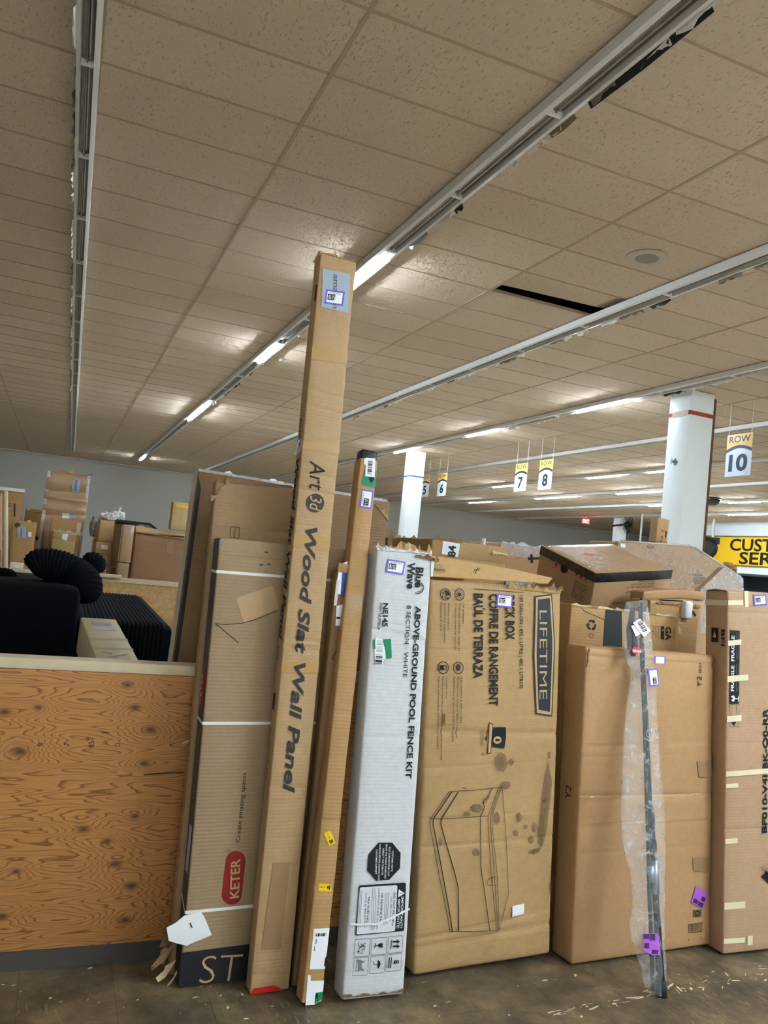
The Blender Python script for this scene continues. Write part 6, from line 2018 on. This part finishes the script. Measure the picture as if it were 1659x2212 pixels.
# ================================================================== low barrier and cartons along the far aisle
YB = 7.62
zb_ = at(300, 1252, YB).z
xb0, xb1 = at(-60, 1240, YB).x, at(470, 1270, YB).x
rb = empty('rear_barrier', (xb0, YB, 0), None, 'low rear barrier of particle board with a pale top rail', 'barrier')
MB().box((0, 0.0, zb_ - 0.04), (xb1 - xb0, 0.10, zb_)).build('top_rail', plain('pale_pine', lin(206, 190, 158)), rb)
MB().box((0, 0.012, 0), (xb1 - xb0, 0.03, zb_ - 0.04)).build('board_panel', plain('chipboard', lin(196, 160, 108), 0.8, var=0.45, scale=38), rb)
for px, s_ in ((110, 0), (215, 1)):
    p0 = at(px, 1250, YB)
p0 = at(208, 1248, YB - 0.1)
p1 = at(262, 1254, YB - 0.1)
t = empty('pale_board_offcut', (p0.x, YB - 0.02, zb_), None, 'pale board offcut lying on the rear barrier rail', 'board')
MB().box((0, -0.06, 0), (p1.x - p0.x, 0.06, 0.025)).build('board', plain('pale_pine', lin(206, 190, 158)), t)
p0 = at(32, 1232, YB)
nt_ = Carton('small_white_box', 'small white box with a label on the rear barrier at left', at(20, 1232, YB).x, YB + 0.0, 0, 0, 0, 0.105, 0.055, 0.08, plain('white_box', lin(226, 216, 196), 0.6, var=0.05), z0=zb_, seed=143, amp=0.0005, bulge=0.001, step=0.05)
nt_.quad('label', [(0.04, 0.012), (0.07, 0.012), (0.07, 0.035), (0.04, 0.035)], PAPER, raw=True)

KA = crop(0, 1040, 7.213)
KE = crop(190, 1060, 7.213)
GR = 'cartons along the far aisle'
c = bgc('tall_grey_label_carton', 'tall carton with dented folds and a grey label, towering over the left group', 103, 197, 1016, 8.75, 0.3, KRAFT_WRAP, seed=151, slope=0.06, group=GR, creases=((1.92, 0.02, 0.05, 0.03), (1.80, 0.025, 0.04, -0.03), (1.68, 0.03, 0.05, 0.04)))
c.quad('parcel_label', [(c.w * .6, c.h - .04), (c.w * .78, c.h - .04), (c.w * .78, c.h - .19), (c.w * .6, c.h - .19)], GREYLAB, raw=True, eps=0.004)
c.text('amazon', (c.w * .66, c.h - .06), (c.w * .66, c.h - .17), 0.03, INK_SOFT, raw=True, eps=0.006)
c.quad('white_label', [KA(968, 495), KA(1085, 498), KA(1082, 578), KA(970, 572)], PAPER, eps=0.004)
c.quad('parcel_label', [KA(1085, 488), KA(1200, 490), KA(1200, 572), KA(1085, 575)], GREYLAB, eps=0.004)
c.quad('edge_wrap', [(0, c.h), (0.03, c.h), (0.03, 0), (0, 0)], FROST, 'F', 0.006, 10, raw=True)
c.quad('edge_wrap', [(c.w - .03, c.h), (c.w, c.h), (c.w, 0), (c.w - .03, 0)], FROST, 'F', 0.006, 10, raw=True)
c.torn('torn_top', (0, 0, c.h - .01), (c.w, 0, c.h - .01), (0, 0, 1), 0.05, KRAFT, 12, 61, lo=0.1)
c = bgc('square_brown_carton', 'square brown carton leaning in front of the tallest left carton', 111, 177, 1118, 8.4, 0.25, KRAFT, seed=152, slope=0.08, group=GR)
c.quad('pale_patch', [(c.w * .86, c.h - .02), (c.w, c.h - .02), (c.w, c.h - .14), (c.w * .86, c.h - .14)], KRAFT_PALE, raw=True, eps=0.004)
c.quad('parcel_label', [(c.w * .5, c.h - .17), (c.w * .85, c.h - .16), (c.w * .85, c.h - .22), (c.w * .5, c.h - .24)], GREYLAB, raw=True, eps=0.004)
c.quad('white_label', [(c.w * .88, c.h - .34), (c.w * .97, c.h - .34), (c.w * .97, c.h - .45), (c.w * .88, c.h - .45)], PAPER, raw=True, eps=0.004)
seam_tape(c)
c = bgc('crumpled_carton', 'crumpled yellowish carton with loose tape and white label, front of left group', 116, 167, 1147, 8.1, 0.25, cardboard('kraft_yellowish', lin(196, 168, 118)), seed=153, slope=0.05, group=GR, amp=0.012, creases=((1.15, 0.02, 0.03, 0.05), (1.33, 0.015, 0.03)), tilt=1.5)
c.quad('white_label', [KA(975, 812), KA(1065, 822), KA(1040, 925), KA(965, 895)], PAPER, eps=0.012)
c.torn('loose_tape', (0, -0.005, c.h), (c.w, -0.005, c.h), (0, -.2, 1), 0.03, FROST, 12, 62, lo=0)
c.quad('seam_tape', [(0, c.h - .02), (c.w, c.h - .02), (c.w, c.h - .08), (0, c.h - .06)], TAPE, raw=True, eps=0.008)
c = bgc('round_mark_carton', 'carton with a round dark mark, grey label and yellow tag near the left edge', 28, 79, 1124, 8.15, 0.3, KRAFT, seed=154, slope=-0.06, group=GR, tilt=-2)
c.disc('round_mark', KA(272, 680), 6, 5.5, plain('olive_mark', lin(74, 70, 48), 0.7), eps=0.006)
lb = c.quad('parcel_label', [KA(270, 705), KA(410, 700), KA(408, 885), KA(272, 890)], GREYLAB, eps=0.006)
c.text('amazon', KA(322, 720), KA(326, 870), 4, INK_SOFT, eps=0.008, parent=lb)
c.quad('yellow_tag', [KA(422, 604), KA(488, 606), KA(486, 638), KA(422, 636)], YELLOW, eps=0.006)
c.quad('white_label', [KA(440, 785), KA(492, 788), KA(490, 865), KA(436, 862)], PAPER, eps=0.006)
seam_tape(c)
c = bgc('white_edged_carton', 'carton with a white top edge at the far left', 0, 51, 1054, 8.7, 0.3, KRAFT, seed=155, slope=0.12, group=GR, tilt=-1)
MB().box((-0.01, -0.012, c.h - 0.02), (c.w + 0.01, 0.05, c.h + 0.012)).build('white_top_edge', FOAM, c.e)
c.text('T1', KA(180, 400), KA(180, 345), 6, INK_SOFT, eps=0.006)
c.line('arrow_print', [KA(230, 545), KA(232, 345)], 0.012, INK_SOFT, eps=0.006)
c = bgc('leaning_slim_carton', 'slim carton leaning at the left edge, second from the frame', 7, 17, 1057, 8.0, 0.1, KRAFT_PALE, seed=156, slope=0.05, group=GR, tilt=-7)
c.quad('seam_tape', [(0, c.h * .78), (c.w, c.h * .78), (c.w, c.h * .76), (0, c.h * .76)], FROST, raw=True, eps=0.003)
c = bgc('leaning_slim_carton', 'slim carton with faint lettering leaning at the very left edge', -30, 4, 1062, 7.85, 0.12, KRAFT_PINK, seed=157, slope=0.05, group=GR, tilt=-7)
c.text('CUSTOM', KA(55, 1250), KA(80, 1090), 7, INK_SOFT, eps=0.005)
seam_tape(c)
c1_ = bgc('printed_small_carton', 'small printed carton on top of a stack left of the tallest left carton', 56, 102, 1097, 9.5, 0.4, KRAFT, seed=158, slope=0.08, group=GR, h=0.30)
c1_.text('needs', KA(545, 500), KA(660, 500), 3.5, INK_SOFT, eps=0.005)
c1_.quad('white_label', [KA(415, 420), KA(470, 425), KA(468, 445), KA(415, 442)], PAPER, eps=0.005)
MB().box((-.02, -.01, -0.035), (c1_.w + .02, .2, -0.002)).build('black_tray', BLACKP, c1_.e)
zz = c1_.o.z - 0.04
c2_ = Carton('labelled_small_carton', 'small carton with a grey label in the middle of a stack at left', at(76, 1150, 9.5).x, 9.5, 0, 0, 0, 0.32, 0.36, 0.4, KRAFT, z0=zz - 0.362, seed=159, group=GR, step=0.1)
c2_.quad('parcel_label', [(0.16, .1), (0.28, .1), (0.3, .26), (0.18, .26)], GREYLAB, raw=True, eps=0.005)
c3_ = Carton('lower_small_carton', 'small carton with a red-edged label at the bottom of a stack at left', at(79, 1160, 9.45).x, 9.47, 0, 0, 0, 0.3, zz - 0.364, 0.4, KRAFT, z0=0, seed=160, group=GR, step=0.1)
c3_.quad('red_edged_label', [(0.0, c3_.h - .02), (0.1, c3_.h - .02), (0.1, c3_.h - .07), (0.0, c3_.h - .07)], INK_PINK, raw=True, eps=0.005)
# narrow stack
zt = at(219, 1121, 8.2).z
xs0, xs1 = at(217, 1121, 8.2).x, at(249, 1124, 8.2).x
ys_ = [1121, 1169, 1196, 1229]
zz_ = [at(215, y, 8.2).z for y in ys_] + [0.0]
for k in range(4):
    c = Carton('narrow_stack_carton', ('topmost', 'second', 'third', 'lowest')[k] + ' carton of the narrow stack with a crumpled bag on top', xs0 - 0.01 * k, 8.2, 3, 0, 0, xs1 - xs0, zz_[k] - zz_[k + 1] - 0.004, 0.28, cardboard('kraft_stack', lin(196, 160, 112)), z0=zz_[k + 1], seed=165 + k, group=GR, step=0.1)
    if k == 1:
        c.quad('white_label', [(0.05, c.h * .75), (0.11, c.h * .75), (0.11, c.h * .4), (0.05, c.h * .4)], PAPER, raw=True, eps=0.004)
    seam_tape(c)


def crumple(name, label, c_, rx, ry, rz, m, seed, cat='bag', tie=True):
    t = empty(name, c_, None, label, cat)
    rg_ = random.Random(seed)
    bm = bmesh.new()
    bmesh.ops.create_icosphere(bm, subdivisions=3, radius=1)
    for v in bm.verts:
        k = 1 + 0.22 * sin(5 * v.co.x + seed) * cos(6 * v.co.y) + rg_.uniform(-.12, .12)
        v.co = Vector((v.co.x * rx * k, v.co.y * ry * k, max(0, (v.co.z + .75)) * rz * k * 0.57))
    me = bpy.data.meshes.new('bag_body')
    bm.to_mesh(me)
    bm.free()
    me.materials.append(m)
    o_ = bpy.data.objects.new('bag_body', me)
    C.objects.link(o_)
    o_.parent = t
    if tie:
        P = [Vector((rg_.uniform(-.2, .2) * rx, 0, rz * .8)), Vector((rx * .1, 0, rz * 1.15)), Vector((rx * .35, 0, rz * 1.6)), Vector((-rx * .2, 0, rz * 1.5))]
        MB().prism(P, (0, 0.01, 0)).build('bag_neck', m, t)
    return t


xm = (xs0 + xs1) / 2
crumple('crumpled_plastic_bag', 'crumpled clear plastic bag on top of the narrow stack', (xm, 8.32, zt - 0.004), 0.08, 0.08, 0.075, plain('clear_bag_grey', lin(206, 204, 200), 0.2, bump=0.5, bscale=60), 3, tie=False)
# cartons with the black lid
bl = bgc('black_lidded_carton', 'carton under a black sheet lid, right of the narrow stack', 250, 300, 1128, 8.9, 0.6, KRAFT_DARK, seed=171, slope=0.05, group=GR)
MB().prism([(-0.03, -0.1, bl.h + 0.004), (0.33, -0.1, bl.h - 0.0 + 0.004), (0.46, -0.1, bl.h - 0.06), (0.46, -0.1, bl.h - 0.045), (0.34, -0.1, bl.h + 0.03), (-0.03, -0.1, bl.h + 0.03)], (0, 0.66, 0)).build('black_lid', plain('black_sheet', lin(32, 32, 36), 0.35), bl.e)
crumple('white_carrier_bag', 'knotted white plastic bag lying on the black lid', (at(257, 1118, 8.95).x, 8.95, bl.h + 0.03), 0.065, 0.06, 0.085, plain('white_bag', lin(226, 230, 236), 0.35), 5)
c = bgc('taped_front_carton', 'wrapped carton stacked left of the big brown carton', 267, 292, 1132, 7.93, 0.22, KRAFT_WRAP, seed=172, slope=0.05, group=GR, h=0.36)
c.quad('stretch_wrap', [(0, c.h), (c.w, c.h), (c.w, c.h * .6), (0, c.h * .6)], WRAP, raw=True, eps=0.004)
seam_tape(c)
c4_ = Carton('labelled_lower_carton', 'carton with white label under the wrapped carton, left of the big brown carton', c.o.x - 0.003, 7.93, 0, 0, 0, c.w - 0.006, c.o.z - 0.006, 0.22, KRAFT_GREY, z0=0, seed=173, group=GR, step=0.1)
c4_.quad('white_label', [KE(635, 1225), KE(680, 1228), KE(675, 1290), KE(640, 1288)], PAPER, eps=0.005)
c = bgc('dim_gap_carton', 'dim carton deep in the gap right of the narrow stack', 240, 256, 1225, 8.62, 0.2, KRAFT_DARK, seed=174, slope=0.05, group=GR)
seam_tape(c)
big = bgc('big_brown_carton', 'big plain dark brown carton with its top flaps folded over, far aisle', 294, 402, 1147, 8.2, 0.5, cardboard('kraft_brown_dark', lin(158, 120, 88), stain=0.4), seed=175, slope=0.1, group=GR)
MB().prism([(0.0, -0.012, big.h - 0.01), (big.w, -0.012, big.h - 0.03), (big.w, 0.10, big.h + 0.02), (0.0, 0.12, big.h + 0.05)], (0, 0.006, 0.004)).build('folded_flap', KRAFT, big.e)
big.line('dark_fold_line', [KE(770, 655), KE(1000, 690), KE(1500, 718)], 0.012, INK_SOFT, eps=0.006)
big.quad('dark_tape_patch', [KE(1230, 800), KE(1330, 800), KE(1330, 990), KE(1225, 960)], TAPE_DK, eps=0.004)
sm_ = Carton('yellow_taped_carton', 'small pale carton with yellow tape standing on the big brown carton', at(368, 1139, 8.3).x, 8.3, 0, 0, 0, at(401, 1139, 8.3).x - at(368, 1139, 8.3).x, at(368, 1082, 8.3).z - big.h - 0.055, 0.16, cardboard('kraft_sand', lin(206, 176, 122)), z0=big.h + 0.055, seed=176, amp=0.002, group=GR, step=0.06)
sm_.quad('yellow_tape', [(0.03, sm_.h - .03), (sm_.w, sm_.h - .03), (sm_.w, sm_.h - .055), (0.03, sm_.h - .055)], plain('yellow_tape', lin(226, 196, 40), 0.3), raw=True, eps=0.004)
sm_.torn('torn_top', (0.02, 0.02, sm_.h - .004), (sm_.w, 0.02, sm_.h - .004), (0, 0, 1), 0.012, INK_SOFT, 8, 71, lo=0.1)
# plastic litter beside the tall carton
crumple('clear_scrap_bag', 'clear bag of grey scrap stuffed beside the tallest left carton', (at(206, 1150, 8.6).x, 8.6, at(206, 1160, 8.6).z), 0.06, 0.06, 0.2, plain('grey_scrap', lin(150, 146, 146), 0.25, var=0.5, scale=40, bump=0.5, bscale=50), 7, tie=False)
c = Carton('red_labelled_pack', 'small pack with red and white label under the scrap bag', at(200, 1170, 8.6).x, 8.55, 0, 0, 0, 0.085, at(206, 1161, 8.55).z - 0.9, 0.1, plain('pink_grey_pack', lin(196, 176, 170), 0.5), z0=0.9, seed=178, step=0.06)
c.quad('red_label', [(0.01, c.h - .02), (0.035, c.h - .02), (0.035, c.h - .07), (0.01, c.h - .07)], INK_RED, raw=True, eps=0.003)
sp2 = Carton('plain_prop_carton', 'plain carton under the red-labelled pack', at(198, 1200, 8.6).x, 8.53, 0, 0, 0, 0.1, 0.896, 0.16, KRAFT_DARK, z0=0, seed=179, step=0.1)
